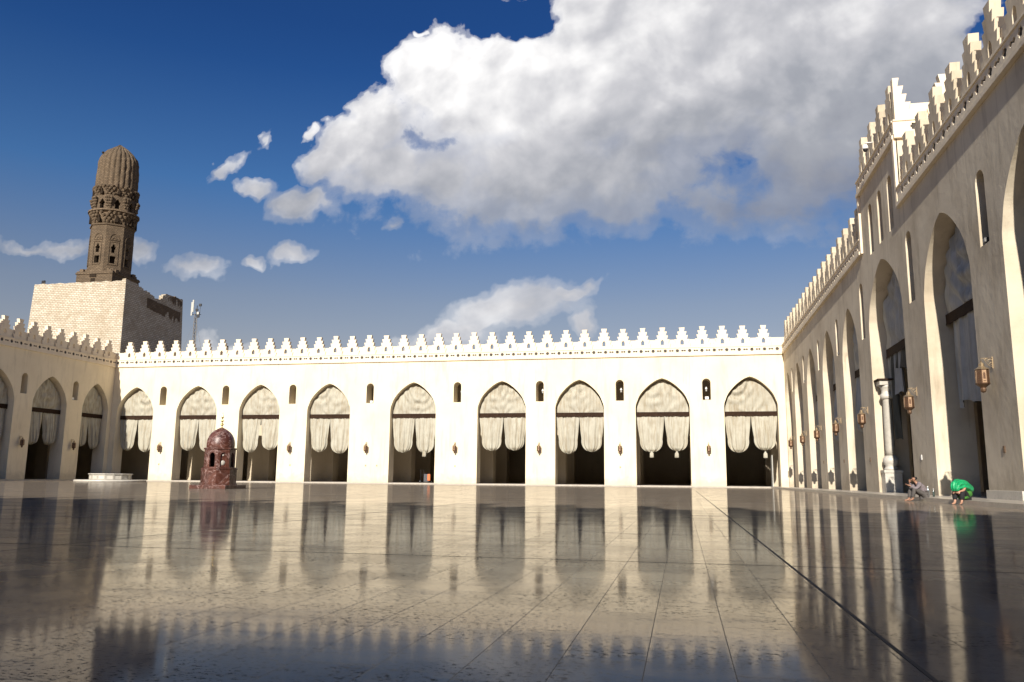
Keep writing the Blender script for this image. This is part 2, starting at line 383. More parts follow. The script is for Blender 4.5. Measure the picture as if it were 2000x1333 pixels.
def frieze(parent, fn0, a0, a1, z0=Z0, mat_=None, pitch=1.245, start=None, name='frieze', t=.42):
    """pierced band: rosettes and paired diamonds cut through a plate, mouldings above and below"""
    holes = []; zc = z0+.56; n = int((a1-a0)/pitch); s = start if start is not None else a0+.45
    x = s
    while x < a1-.25:
        r = .17
        holes.append([(x+r*(1+.16*cos(6*t))*cos(t), zc+r*(1+.16*cos(6*t))*sin(t)) for t in [2*pi*k/24 for k in range(24)]])
        xm = x+pitch/2
        if xm+.3 < a1:
            holes.append([(xm-.26, zc), (xm-.14, zc-.11), (xm-.02, zc-.035), (xm+.02, zc-.035), (xm+.14, zc-.11), (xm+.26, zc), (xm+.14, zc+.11), (xm+.02, zc+.035), (xm-.02, zc+.035), (xm-.14, zc+.11)])
        x += pitch
    plate(name, [(a0, z0+.2), (a1, z0+.2), (a1, z0+.85), (a0, z0+.85)], holes, .05, fn0(-.10), mat_ or M_TRIM, parent)
    put('dark_backing_band', boxes_mesh([(a0+.004, a1-.004, z0+.203, z0+.848, -.048, .30)], fn0()), M_BACKING, parent)  # dark-coloured panel, so the pierced holes read dark
    put('moulding', boxes_mesh([(a0, a1, z0+.003, z0+.2, -.17, .22)], fn0(), .012), mat_ or M_TRIM, parent)
    put('moulding', boxes_mesh([(a0, a1, z0+.85, z0+.93, -.15, .45)], fn0(), .012), mat_ or M_TRIM, parent)

def rect(a0, a1, z0, z1): return [(a0, z0), (a1, z0), (a1, z1), (a0, z1)]

# far wall
wb = thing('arcade_wall', 'sunlit cream far wall with nine pointed arches, the one facing the viewer', 'wall', (0, 0, 0))
foot = ST-.05
def comb(a0, a1, holes, ztop):
    """outline with door-like arches cut from below; arches given as closed polys with foot at bottom"""
    out = [(a0, ztop), (a0, foot)]
    for h in sorted(holes, key=lambda q: min(p[0] for p in q)):
        hh = [p for p in h]          # (r,foot) ... (l,foot)
        out += [(x, y) for x, y in reversed(hh)]
    out += [(a1, foot), (a1, ztop)]
    return out
def archs(lst, aps): return [arch(l, r, ap, foot) for (l, r), ap in zip(lst, aps)]
BAP = [11.0, 11.05, 11.1, 11.1, 11.1, 11.1, 11.12, 11.15, 11.2]
plate('wall', comb(XL-1.6, XR+1.6, archs(BACK, BAP), Z0+.19), [slit(c, .85, 8.84, 11.05) for c in BSL], WT, fr_back(), M_WALL, wb)
# keep the pierced band dark behind: a dark-coloured panel closes the holes just behind the plate
frieze(wb, fr_back, XL, XR, start=XL+.35)
xs = [-64.9+2.0365*k for k in range(37)]
parapet(wb, fr_back(), XL-1, XR+1, Z1, Z2, .16, .42, xs)
for x in xs: place_merlon(wb, 'back', x, Z1, .04)

# right wall: far run, raised block, near run
wr = thing('arcade_wall', 'right hand cream wall seen steeply in raking light, raised block over its widest arch', 'wall')
BY0, BY1, BZ = 39.7, 48.2, 3.35
nlim = YF
out = comb(nlim, D, archs(RIGHT, RAP), Z0+.19)
bt = Z0+BZ
out = [out[0]]+out[1:-1]+[(D, Z0+.19), (BY1, Z0+.19), (BY1, bt+.19), (BY0, bt+.19), (BY0, Z0+.19)]
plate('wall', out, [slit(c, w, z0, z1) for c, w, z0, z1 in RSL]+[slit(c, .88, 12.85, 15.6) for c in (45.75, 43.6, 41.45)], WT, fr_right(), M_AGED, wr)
frieze(wr, fr_right, BY1+.0, D, start=BY1+.5, t=1.1)
frieze(wr, fr_right, nlim, BY0, start=nlim+.3, t=1.1)
rm = [49.35+2.058*k for k in range(18)]+[38.35-2.09*k for k in range(19)]
for (a0, a1) in ((BY1, D), (nlim, BY0)): parapet(wr, fr_right(), a0, a1, Z1, Z2, .16, .42, [m_ for m_ in rm if a0 < m_ < a1])
for k in range(18): place_merlon(wr, 'right', 49.35+2.058*k, Z1, .04)
for k in range(19): place_merlon(wr, 'right', 38.35-2.09*k, Z1, .04)
# raised block
bt = Z0+BZ
put('raised_block', boxes_mesh([(BY0, BY1, Z1-.6, bt+.5, WT+.003, 6.4), (BY0+.9, BY1-.9, Z1-1.3, Z1-.6, WT+.003, 6.4)], fr_right()), M_AGED, wr)
put('corner_strip', boxes_mesh([(BY0, BY0+.3, Z0, bt-.002, -.13, .05)], fr_right()), M_TRIM, wr)
put('corner_strip', boxes_mesh([(BY1-.3, BY1, Z0, bt-.002, -.12, .05)], fr_right()), M_TRIM, wr)
frieze(wr, fr_right, BY0, BY1, bt, start=BY0+.35, t=1.1)
parapet(wr, fr_right(), BY0+.45, BY1, bt+.93, bt+1.78, .16, .42, [BY0+1.1+2.1*k for k in range(4)])
for k in range(4): place_merlon(wr, 'right', BY0+1.1+2.1*k, bt+.93, .04)
# return face of the block looking at the camera
def fr_ret(c0=0.): return lambda a, b, c: (a, BY0+c0+c, b)
frieze(wr, lambda c0=0.: fr_ret(c0), XR-.10, XR+6.4, bt, start=XR+.85)
put('parapet', boxes_mesh([(XR+.45, XR+6.4, bt+.93, bt+1.78, .1, .4)], fr_ret()), M_TRIM, wr)
hm = plate_mesh([(a, b) for a, b in merlon_outline() if a > 0]+[(0, 0), (0, ZT-Z1)], [], MER_T); hm.materials.append(M_TRIM)
o = bpy.data.objects.new('merlon', hm); C.objects.link(o); o.parent = wr; o.matrix_local = Matrix(((1, 0, 0, XR+.03), (0, 0, 1, BY0-.04), (0, 1, 0, bt+.93), (0, 0, 0, 1)))
for k in range(2): place_merlon(wr, 'ret', XR+2.35+2.05*k, bt+.93, BY0-.02)
# plinth under the pier between the two nearest arches
put('plinth', boxes_mesh([(28.2, 31.3, ST, .42, -.10, WT)], fr_right(), .01), M_WMARB, wr)

# left wall
wl = thing('arcade_wall', 'shaded cream left hand wall running back to the far corner below the minaret', 'wall')
plate('wall', comb(YF, D, archs(LEFT, [11.13]*11), Z0+.19), [slit(c, .85, 8.9, 11.02) for c in LSL], WT, fr_left(), M_WALL, wl)
frieze(wl, fr_left, 40, D, start=40.2)
parapet(wl, fr_left(), YF, D, Z1, Z2, .16, .42, [84.7-1.93*k for k in range(24)])
for k in range(24): place_merlon(wl, 'left', 84.7-1.93*k, Z1, .04)
# wall behind the camera (gives the long shadow across the court)
wf = thing('arcade_wall', 'cream wall behind the viewer whose shadow covers the near half of the court', 'wall')
FR = [(-64+8.1*k, -59+8.1*k) for k in range(9)]
plate('wall', comb(XL-1.6, XR+1.6, archs(FR, [11.1]*9), Z1-.003), [], WT, fr_front(), M_WALL, wf)
put('parapet', boxes_mesh([(XL-1, XR+1, Z1, Z2, .16, .42)], fr_front()), M_TRIM, wf)
o = plate('battlement', [(XL, Z1)]+sum([[(x-.75, 15.6), (x-.3, 15.7), (x-.3, ZT), (x+.3, ZT), (x+.3, 15.7), (x+.75, 15.6)] if 0 else [(x-.85, Z1+.9), (x-.55, Z1+1.3), (x-.3, Z1+1.8), (x-.3, ZT), (x+.3, ZT), (x+.3, Z1+1.8), (x+.55, Z1+1.3), (x+.85, Z1+.9)] for x in xs], [])+[(XR, Z1)], [], .25, fr_front(.45), M_TRIM, wf)

# inner arcades: rows of piers and arches behind each front, flat roofs, outer walls
def inner_rows(fn, lst, aps, a0, a1, nrow, pitch=7.7, nm=''):
    for k in range(1, nrow+1):
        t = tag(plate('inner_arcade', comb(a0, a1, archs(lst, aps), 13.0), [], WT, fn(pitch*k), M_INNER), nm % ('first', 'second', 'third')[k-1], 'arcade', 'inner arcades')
inner_rows(fr_back, BACK, BAP, XL-20, XR+20, 2, nm='%s dim row of plastered piers and arches behind the far wall')
inner_rows(fr_right, [(l, r) for l, r in RIGHT], RAP, YF, D+1, 2, nm='%s dim row of piers and arches behind the right hand wall')
inner_rows(fr_left, LEFT, [11.1]*11, YF, D+1, 1, nm='%s dim row of piers and arches behind the shaded left hand wall')
def outer(name, bs, label):
    tag(put(name, boxes_mesh(bs), M_INNER), label, 'wall')
outer('outer_wall', [(-96, 40, 110.7, 112, -.2, 14.2)], 'outer rear wall closing the far arcade')
outer('outer_wall', [(37, 38.3, -36, 110.6, -.2, 14.2)], 'outer wall closing the right hand arcade')
outer('outer_wall', [(-95.3, -94, -36, 110.6, -.2, 14.2)], 'outer wall closing the left hand arcade')
outer('outer_wall', [(-96, 40, -37.5, -36.1, -.2, 14.2)], 'outer wall closing the arcade behind the viewer')
rf = put('roof', boxes_mesh([(-94, 37, D+WT+.003, 110.7, 13.0, 13.5), (XR+WT+.003, 37, YF-WT, D+WT, 13.0, 13.5), (-94, XL-WT-.003, YF-WT, D+WT, 13.0, 13.5), (-94, 37, -36.1, YF-WT-.003, 13.0, 13.5)]), M_ROOF)
tag(rf, 'flat lime washed roofs over the arcades around the court', 'roof')

# ------------------------------------------------------------------ floor, step, ground
def grid_plane(x0, x1, y0, y1, z): return boxes_mesh([(x0, x1, y0, y1, z-.2, z)])
g = put('ground', boxes_mesh([(-900, 900, -700, 1500, -.9, -.35)]), M_SAND); tag(g, kind='structure')
fl = put('court_floor', boxes_mesh([(XL+1.9, XS, YF, D-1.7, -.3, 0)]), M_FLOOR); tag(fl, kind='structure')
# seams: dark expansion joints set in the floor
def seam(x0, x1, y0, y1):
    return boxes_mesh([(x0, x1, y0, y1, -.05, .004)])
sm = boxes_mesh([(.795-.009, .795+.009, -6, 54, -.05, .002)])
tag(put('drain_slot', sm, M_SEAM), kind='structure')
sm = boxes_mesh([(-5.655-.003, -5.655+.004, -6, D-2, -.05, .0012), (-12.1, -12.1+.008, -6, D-2, -.05, .0012), (-60, .784, 6.78, 6.786, -.05, .0012), (.806, XS-.01, 6.78, 6.786, -.05, .0012), (-60, .784, 27.0, 27.02, -.05, .0012)])
tag(put('floor_seams', sm, M_SEAM), kind='structure')
stp = put('step', boxes_mesh([(XS, XR+26, YF, D-1.7, -.3, ST), (-93, 36, D-1.7+.0005, 110.6, -.3, ST), (-93, XL+1.9, YF, D-1.7, -.3, ST), (-93, 36, -36, YF-.001, -.3, ST)], None), M_STEP)
tag(stp, kind='structure')
random.seed(5)

# ------------------------------------------------------------------ curtains
def grid_me(fn, nu, nv):
    vs = []; fs = []
    for j in range(nv+1):
        for i in range(nu+1): vs.append(fn(i/nu, j/nv))
    for j in range(nv):
        for i in range(nu):
            a = j*(nu+1)+i; fs.append((a, a+1, a+nu+2, a+nu+1))
    me = bpy.data.meshes.new('cloth'); me.from_pydata(vs, [], fs); me.update(); return smooth(me)
def hw_at(z, h, s):
    """half width of the arch opening at height z above springing s"""
    if z <= s: return h
    zz = z-s
    for (x1, z1), (x2, z2) in zip(CP, CP[1:]):
        if z1 <= zz <= z2: return h*(x1+(x2-x1)*(zz-z1)/max(z2-z1, 1e-6))
    return 0
def upper_mesh(w, zb, apex, seed, style=0, gap=.13):
    h = w/2; s = apex-3.02
    rnd = random.Random(seed); ox = rnd.uniform(0, 50)
    cx = [(rnd.uniform(-.55, .55), rnd.uniform(.3, .9), rnd.uniform(.5, 1)) for _ in range(4)]
    def fn(u, v):
        top = apex-gap*1.9
        z = zb+(top-zb)*v; x = (2*u-1)*max(hw_at(z+gap*1.2, h, s)-gap*.7-.02, .03)
        if v > .02:
            z += -.05*abs(sin((2*u-1)*9+seed))*v
        fold = 0
        # swags hung between fixing points on the arch: curved creases
        for (c, q, amp) in cx:
            dx = x/h-c
            rr = sqrt(dx*dx*1.4+(v-1.02)**2)
            fold += amp*.06*sin(rr*(17+6*q)+seed)*math.exp(-((rr-q*.8)/.33)**2)
        ang = atan2(x, (z-zb)+.35)
        fold += .04*sin(ang*11+seed*1.7)*(1-v)*.9
        fold += .13*(noise.noise(Vector((x*.9+ox, z*.55, seed)))) + .03*noise.noise(Vector((x*3.5+ox, z*1.1, seed+9)))
        return (x, -.16*sin(pi*v)*(.6+.4*cos(pi*x/w))+fold-.02, z)
    return grid_me(fn, 60, 34)
def bag_mesh(x0, x1, zt, zb, seed, side):
    """gathered drape, tied up from below into a rounded bag"""
    rnd = random.Random(seed*3+side); ox = rnd.uniform(0, 60); w = x1-x0; cx0 = (x0+x1)/2
    nf = rnd.uniform(8, 12); lean = rnd.uniform(-.03, .08); amp = rnd.uniform(.045, .075)
    drop = rnd.uniform(-.2, .16)
    def fn(u, v):                                  # v 0 top .. 1 bottom
        if v < .66: k = 1-.19*(v/.66)**1.5
        else: t = (v-.66)/.34; k = .81*(max(0, 1-(t*.985)**2.7))**.55+.02
        a = 2*u-1
        sc_ = .045*sin(u*nf*pi*1.0)*max(0, 1-v*14)
        x = cx0+a*w/2*k-side*lean*v*w*.35+.015*noise.noise(Vector((v*5, seed, side)))
        z = zt+(zb+drop-zt)*v - (abs(sin(u*pi*6.5))*.06 if v < .02 else 0)
        bul = -.30*sin(pi*min(1, v*.95))*(1-a*a)*.6 - .16*(v**2)*(1-a*a)
        if v > .93: bul += (v-.93)*4.*(1-a*a*.5)
        gath = amp*(sin(u*nf*2+2.5*noise.noise(Vector((u*2, v*1.2, ox))))+.5*sin(u*nf*5.1+ox))*(.6+.7*v)
        gath += .11*noise.noise(Vector((u*2.6+ox, v*1.3, 3)))
        return (x, bul+gath, z)
    return grid_me(fn, 44, 40)
def straight_mesh(x0, x1, zt, zb, seed, nf=9, amp=.09, pinch=0):
    rnd = random.Random(seed); ox = rnd.uniform(0, 60); w = x1-x0
    def fn(u, v):
        x = x0+w*(u+pinch*(.5-u)*v*.8)+.04*sin(v*3+ox)
        z = zt+(zb-zt)*v+(.22*noise.noise(Vector((u*3.1, ox, 1)))+.05*sin(u*25))*(v**6)
        g_ = amp*(sin(u*nf*2*pi/2+1.6*noise.noise(Vector((u*3, v*.8, ox))))+.35*sin(u*nf*7+ox))*(.5+.7*v)
        return (x, g_, z)
    return grid_me(fn, 70, 30)
def beam_mesh(w, z0, z1): return boxes_mesh([(-w/2+.003, w/2-.003, -.06, .10, z0, z1)], None, .01)
def valance(w, z, seed):
    bm = bmesh.new(); n = int(w/.09); rnd = random.Random(seed); vs = []
    for i in range(n+1):
        x = -w/2+.03+(w-.06)*i/n; a = bm.verts.new((x, -.075, z+.02)); b = bm.verts.new((x, -.08-.01*rnd.random(), z-.05-.06*abs(sin(i*.9+seed))*rnd.random())); vs.append((a, b))
    for (a, b), (c, d) in zip(vs, vs[1:]): bm.faces.new((a, b, d, c))
    return bm2me(bm)
def curtain(fn_loc, rz, w, apex, label, seed, zb=7.28, zt=7.68, bot=3.55, m=M_CANVAS, kind='bag', loc=None, depth=.75, foot_b=True):
    t = thing('arch_curtain', label, 'curtain', fn_loc, rz, 'canvas curtains hung in the arches')
    put('beam', beam_mesh(w, zb, zt), M_WOOD, t)
    put('upper_canvas', upper_mesh(w, zt+.0, apex, seed), m, t)
    put('valance', valance(w, zb, seed), M_WOOD, t)
    h = w/2
    if kind == 'bag':
        gx = random.Random(seed*7).uniform(-.14, .14)
        put('drape', bag_mesh(-h+.06, gx-.01, zb-.02, bot, seed, -1), m, t)
        put('drape', bag_mesh(gx+.03, h-.05, zb-.02, bot, seed+5, 1), m, t)
    elif kind == 'straight':
        put('drape', straight_mesh(h-.1, -h+.75, zb-.02, bot, seed, 9, .09), m, t)
    return t
CURT = []
labs = ['half shaded cream curtain in the far wall arch next to the left corner', 'stained cream curtain in the far wall arch just left of the red marble kiosk', 'curtain with a torn centre gap in the far wall arch right of the kiosk',
        'deeply swagged curtain in the far wall arch left of the backpack arch', 'brown streaked curtain in the far wall arch above the orange backpack', 'curtain with one long side swag in the arch right of the backpack arch',
        'curtain with sideways creases in the third far wall arch from the right corner', 'smooth curtain with two tied tails hanging below, second arch from the right corner', 'widest swagged curtain in the far wall arch beside the right corner']
for i, ((l, r), ap) in enumerate(zip(BACK, BAP)):
    CURT.append(curtain(((l+r)/2, D+.75, 0), 0, r-l, ap, labs[i], i+1, bot=3.45+.05*(i % 3)+(.15 if i == 8 else 0)))
# tied ends below some drapes
for ci, xx in ((7, -1.2), (7, 1.35), (4, 1.2), (8, 1.3)):
    zz = 3.45; bm = bmesh.new()
    lathe_mesh([(.03, .25), (.10, .16), (.12, .1), (.2, .02), (.21, -.22), (.23, -.42), (.19, -.43), (.15, -.2)], 14, True, True, bm=bm)
    for v in bm.verts: v.co.x += xx; v.co.y *= .6; v.co.z += zz-.05; v.co.y -= .05+.03*sin(v.co.x*40)
    put('tied_end', bm2me(bm), M_CANVAS, CURT[ci])
rl = ['curtain in the right wall arch nearest the far corner', 'curtain in the second right wall arch from the far corner', 'curtain in the third right wall arch from the far corner', 'curtain in the fourth right wall arch from the far corner', 'curtain in the right wall arch just beyond the marble columned one']
for i in range(5):
    l, r = RIGHT[i]; curtain((XR+.75, (l+r)/2, 0), -pi/2, r-l, RAP[i], rl[i], 20+i, m=M_CANVAS2)
l, r = RIGHT[5]; t6 = curtain((XR+.85, (l+r)/2, 0), -pi/2, r-l, RAP[5], 'long grey curtain and dark bunched cloth in the wide arch with marble columns', 31, zb=7.4, zt=7.82, m=M_CANVAS2, kind='none')
put('drape', straight_mesh(-3.4, -.6, 7.38, 5.2, 5, 7, .08), M_CANVAS2, t6)
put('dark_drape', straight_mesh(-2.9, -1.7, 7.38, 3.0, 6, 5, .13, .5), M_CANVASD, t6)
put('dark_drape', straight_mesh(-1.9, 3.4, 7.38, 6.4, 8, 14, .1), M_CANVASD, t6)
l, r = RIGHT[6]; curtain((XR+.85, (l+r)/2, 0), -pi/2, r-l, RAP[6], 'straight hanging grey curtain in the arch behind the green shawled person', 33, bot=3.75, m=M_CANVAS2, kind='straight')
l, r = RIGHT[7]; curtain((XR+.85, (l+r)/2, 0), -pi/2, r-l, RAP[7], 'curtain in the nearest right wall arch cut by the right edge of the view', 34, bot=4.0, m=M_CANVAS2, kind='straight')
ll = ['shaded curtain in the left wall arch next to the far corner', 'shaded curtain in the left wall arch second from the far corner', 'shaded curtain in the left wall arch cut by the left edge of the view']
for i in range(3):
    l, r = LEFT[i]; curtain((XL-.75, (l+r)/2, 0), pi/2, r-l, 11.13, ll[i], 40+i, bot=3.7)

# ------------------------------------------------------------------ lanterns (origin on the wall face, arm along -Y local)
def make_lantern():
    t = thing('wall_lantern', 'x', 'lantern', (0, 0, 0), 0, 'copper lanterns on wall brackets')
    ay = -.36
    bm = bmesh.new()
    r = bmesh.ops.create_cube(bm, size=1)
    for v in r['verts']: v.co = Vector((v.co.x*.05, -.012+v.co.y*.02, 4.66+v.co.z*.40))
    tube(bm, [(0, -.02, 4.80), (0, -.2, 4.815), (0, ay, 4.80), (0, ay, 4.70)], .011)
    tube(bm, [(0, -.02, 4.52)]+[(0, -.03-.24*k/8, 4.52+.27*(1-cos(pi*k/16))) for k in range(1, 9)], .009)
    for (cy_, cz, rr) in ((-.09, 4.72, .055), (-.19, 4.765, .035), (-.06, 4.62, .035)):
        tube(bm, [(0, cy_+rr*cos(a), cz+rr*sin(a)) for a in [pi*k/6 for k in range(13)]], .007, 5)
    put('bracket', bm2me(bm), M_BRASS, t)
    bm = bmesh.new()
    lathe_mesh([(.012, 4.72), (.03, 4.70), (.012, 4.67), (.055, 4.655), (.085, 4.60), (.08, 4.55), (.12, 4.50), (.215, 4.44), (.235, 4.42)], 8, True, False, pi/8, bm, (0, ay, 0))
    put('cap', bm2me(bm), M_BRASS, t)
    bm = bmesh.new()
    lathe_mesh([(.205, 4.42), (.215, 3.94)], 8, True, False, pi/8, bm, (0, ay, 0))
    body = put('body', bm2me(bm), M_DARKCOP, t)
    # pierced panels: pale frame with a dark arched grille, one on each of the eight sides
    R_ = .212*cos(pi/8)
    for k in range(8):
        a = pi/4*k; n = Vector((cos(a), sin(a), 0)); tt = Vector((-sin(a), cos(a), 0))
        me = plate_mesh([(-.062, 0), (.062, 0), (.062, .42), (-.062, .42)], [[(-.036, .12), (.036, .12), (.036, .29), (.02, .335), (0, .355), (-.02, .335), (-.036, .29)], [(-.04, .05), (.04, .05), (.04, .078), (-.04, .078)]], .012)
        for v in me.vertices: v.co = Vector((0, ay, 3.97))+tt*v.co.x+Vector((0, 0, 1))*v.co.y+n*(R_-.004+v.co.z)
        put('panel', me, M_COPPER if k % 2 else M_PALEC, t)
    bm = bmesh.new()
    lathe_mesh([(.235, 3.94), (.20, 3.91), (.10, 3.83), (.085, 3.80), (.095, 3.76), (.09, 3.70), (.05, 3.655), (.015, 3.64)], 8, True, False, pi/8, bm, (0, ay, 0))
    put('base', bm2me(bm), M_COPPER, t)
    return t
lan = make_lantern(); first = [True]
def place_lantern(x, y, rz, label):
    if first[0]: first[0] = False; o = lan; o.location = (x, y, 0); o.rotation_euler = (0, 0, rz); o['label'] = label
    else: o = dup(lan, (x, y, 0), rz, label)
    return o
for i, x in enumerate([-59.65, -51.6, -43.3, -34.15, -24.0, -14.8, -6.3, 2.63]):
    if i == 1: o = place_lantern(x, D, 0, 'lantern on the far wall pier hidden behind the red marble kiosk dome'); o.location.z = -.35; continue
    nm = ['lantern on the far wall pier between the corner arch and the kiosk', '', 'lantern on the far wall pier first to the right of the kiosk', 'lantern on the pier to the left of the backpack arch', 'lantern on the pier to the right of the backpack arch', 'lantern on the far wall, third pier from the right corner', 'lantern on the far wall, second pier from the right corner', 'lantern on the far wall pier nearest the right corner'][i]
    o = place_lantern(x, D, 0, nm); o.location.z = -.33
rn = ['smallest lantern on the right wall, nearest the far corner', 'lantern on the second pier of the right wall from the far corner', 'lantern on the third pier of the right wall from the far corner', 'lantern on the fourth pier of the right wall from the far corner',
      'lantern on the right wall pier just beyond the marble columns', 'lantern on the pier between the marble columns and the seated people', 'largest lantern, on the nearest right wall pier with a stone plinth']
for y, nm in zip([80.6, 72.9, 65.2, 57.3, 49.2, 39.2, 29.95], rn): place_lantern(XR, y, -pi/2, nm)
for y, nm in zip([79.9, 72.55], ['lantern on the left wall pier nearest the far corner', 'lantern on the left wall, second pier from the far corner']): o = place_lantern(XL, y, pi/2, nm); o.location.z = -.3

# ------------------------------------------------------------------ marble columns in the wide arch
def column(x, y, label):
    t = thing('marble_column', label, 'column', (x, y, 0), 0, 'marble columns of the wide arch')
    put('pedestal', boxes_mesh([(-.42, .42, -.42, .42, ST, 1.15), (-.46, .46, -.46, .46, 1.152, 1.30)], None, .012), M_WMARB, t)
    put('base', lathe_mesh([(.33, 1.302), (.36, 1.36), (.30, 1.44), (.27, 1.5), (.36, 1.62), (.40, 1.78), (.38, 1.92), (.28, 2.02), (.25, 2.06)], 28), M_WMARB, t)
    put('shaft', lathe_mesh([(.235, 2.06), (.24, 2.4), (.235, 3.8), (.215, 5.0), (.215, 5.05)], 28), M_COLM, t)
    put('capital', lathe_mesh([(.22, 5.05), (.31, 5.1), (.34, 5.23), (.30, 5.33), (.25, 5.4), (.25, 5.52), (.30, 5.68), (.38, 5.80)], 28), M_WMARB, t)
    put('abacus', boxes_mesh([(-.40, .40, -.40, .40, 5.802, 6.05)], None, .02), M_WMARB, t)
    put('timber_pad', boxes_mesh([(-.50, .50, -.50, .50, 6.052, 6.14)], None, .008), M_WOOD, t)
    return t
l, r = RIGHT[5]
column(XR+.55, r-.5, 'sunlit marble column at the front of the wide arch in the right wall')
column(XR+2.3, r-.75, 'shaded marble column standing deeper behind the sunlit one')

# ------------------------------------------------------------------ minaret
mn = thing('minaret', 'old brown stone minaret with ribbed dome on a pale brick block', 'minaret', (0, 0, 0))
BX0, BX1, BYa, BYb, BT = -103.2, -86.3, 112.1, 127.5, 31.3
bm = bmesh.new()
# block with slightly battered sides and a crumbled top edge
nx, nz = 34, 20
rnd = random.Random(3)
def top_z(side, t):
    if side == 0: return BT+.18*noise.noise(Vector((t*16, 2, 0)))+(.35 if t > .965 else 0)
    # right side (seen in shade): steps down then rises
    z = BT+.2-.9*min(1, max(0, (t-.12)/.25)); z -= .45 if .45 < t < .62 else 0
    z += 1.0*min(1, max(0, (t-.58)/.12)); return round(z/.35)*.35+.12*noise.noise(Vector((t*25, 7, 0)))
def side_grid(p0, p1, nrm, side, n=60):
    cols = []
    for i in range(n+1):
        t = i/n; zt = top_z(side, t) if side < 2 else BT; col = []
        for j in range(nz+1):
            z = zt*j/nz; bat = .9*(1-z/BT)
            q = Vector(p0).lerp(Vector(p1), t); cxx, cyy = (BX0+BX1)/2, (BYa+BYb)/2; q = Vector((cxx+(q.x-cxx)*(1+bat/8.4), cyy+(q.y-cyy)*(1+bat/7.7), 0))
            q += Vector(nrm)*.05*noise.noise(Vector((t*30, z*.9, side)))*min(1, 8*t*(1-t)*4)
            col.append(bm.verts.new((q.x, q.y, z)))
        cols.append(col)
    for a, b in zip(cols, cols[1:]):
        for j in range(nz): bm.faces.new((a[j], b[j], b[j+1], a[j+1]))
    return cols
side_grid((BX0, BYa, 0), (BX1, BYa, 0), (0, -1, 0), 0)
side_grid((BX1, BYa, 0), (BX1, BYb, 0), (1, 0, 0), 1)
side_grid((BX1, BYb, 0), (BX0, BYb, 0), (0, 1, 0), 2)
side_grid((BX0, BYb, 0), (BX0, BYa, 0), (-1, 0, 0), 2)
put('block', bm2me(bm), M_ASHLAR, mn)
# broken parapet thickness and roof of the block
bs = [(BX0+.9, BX1-.9, BYa+.9, BYb-.9, 29.6, 30.0)]
for i in range(24):
    t = i/24; z = top_z(0, t+.02); x = BX0+(BX1-BX0)*t; bs.append((x+.002, x+(BX1-BX0)/24-.002, BYa+.06, BYa+.9, 29.2, z-.05))
for i in range(24):
    t = i/24; z = top_z(1, t+.02); y = BYa+.95+(BYb-BYa-1)*t; bs.append((BX1-.95, BX1-.08, y+.002, y+(BYb-BYa-1)/24-.002, 29.2, z-.07))
put('broken_parapet', boxes_mesh(bs), M_ASHLAR, mn)
# dark patch of missing render on the shaded side, rubble lump at the far end
put('rubble', boxes_mesh([(BX1-1.1, BX1+.03, BYb-4.2+.45*k, BYb-4.2+.45*(k+1)-.01, 29.0, 31.0+.55*sin(pi*(k+.5)/9.)+.2*noise.noise(Vector((k*.9, 0, 0)))) for k in range(9)], None, .05), M_OLDP, mn)
put('bare_patch', boxes_mesh([(BX1-.2, BX1+.10+.01*(k % 3), BYa+5.5+.85*k, BYa+5.5+.85*(k+1)-.004, 28.0-.12*k+.12*noise.noise(Vector((k*.7, 3, 0))), 29.7-.06*k+.2*noise.noise(Vector((k*.8, 5, 0)))) for k in range(11)], None, 0), M_OLDP, mn)
cx_, cy_ = -94.75, 118.6
# square base stage
def rough(me, amp, sc_=1.2, seed=0):
    for v in me.vertices:
        v.co += Vector((noise.noise(v.co*sc_+Vector((seed, 0, 0))), noise.noise(v.co*sc_+Vector((0, seed+5, 0))), noise.noise(v.co*sc_+Vector((0, 9, seed))) * .6))*amp
    return me
h = 3.4
me = boxes_mesh([(-h, h, -h, h, 29.8, 33.9), (-h-.12, h+.12, -h-.12, h+.12, 33.5, 33.85)], None, .04)
sq = put('square_base', me, M_OLD, mn, (cx_, cy_, 0))
bs = [(-h-.02, h+.02, -h-.02, h+.02, 33.6, 34.0)]
for k in range(60):
    a = random.uniform(-h, h); w_ = random.uniform(.3, .8); s_ = k % 4; hh = 33.85+random.uniform(.1, .75)*(1.0 if s_ < 2 else 1.2)
    q = random.uniform(h-.9, h-.1)
    if s_ == 0: bs.append((a-w_/2, a+w_/2, -q, -q+.7, 33.7, hh))
    if s_ == 1: bs.append((q-.7, q, a-w_/2, a+w_/2, 33.7, hh))
    if s_ == 2: bs.append((a-w_/2, a+w_/2, q-.7, q, 33.7, hh))
    if s_ == 3: bs.append((-q, -q+.7, a-w_/2, a+w_/2, 33.7, hh))
put('crumbled_ledge', rough(boxes_mesh(bs, None, .06), .08, 1.5), M_OLDP, mn, (cx_, cy_, 0))
def dark_prism(parent, poly, c, n, z, name='window', d=.05, m=None):
    """opening: dark-coloured solid with given outline on a wall face, standing for its shaded inside"""
    me = plate_mesh(poly, [], d); tt = Vector((-n.y, n.x, 0))
    for v in me.vertices: v.co = c+tt*v.co.x+Vector((0, 0, z+v.co.y))+n*(v.co.z-d+.012)
    return put(name, me, m or M_HOLEFILL, parent)
LOBE = [(-.36, 0), (.36, 0), (.36, .75), (.52, .85), (.5, 1.1), (.3, 1.25), (.2, 1.5), (0, 1.75), (-.2, 1.5), (-.3, 1.25), (-.5, 1.1), (-.52, .85), (-.36, .75)]
def sc2(poly, s, t=None): return [(a*s, b*(t or s)) for a, b in poly]
def octa(R, rot=pi/8): return [(R*cos(rot+pi/4*k), R*sin(rot+pi/4*k)) for k in range(8)]
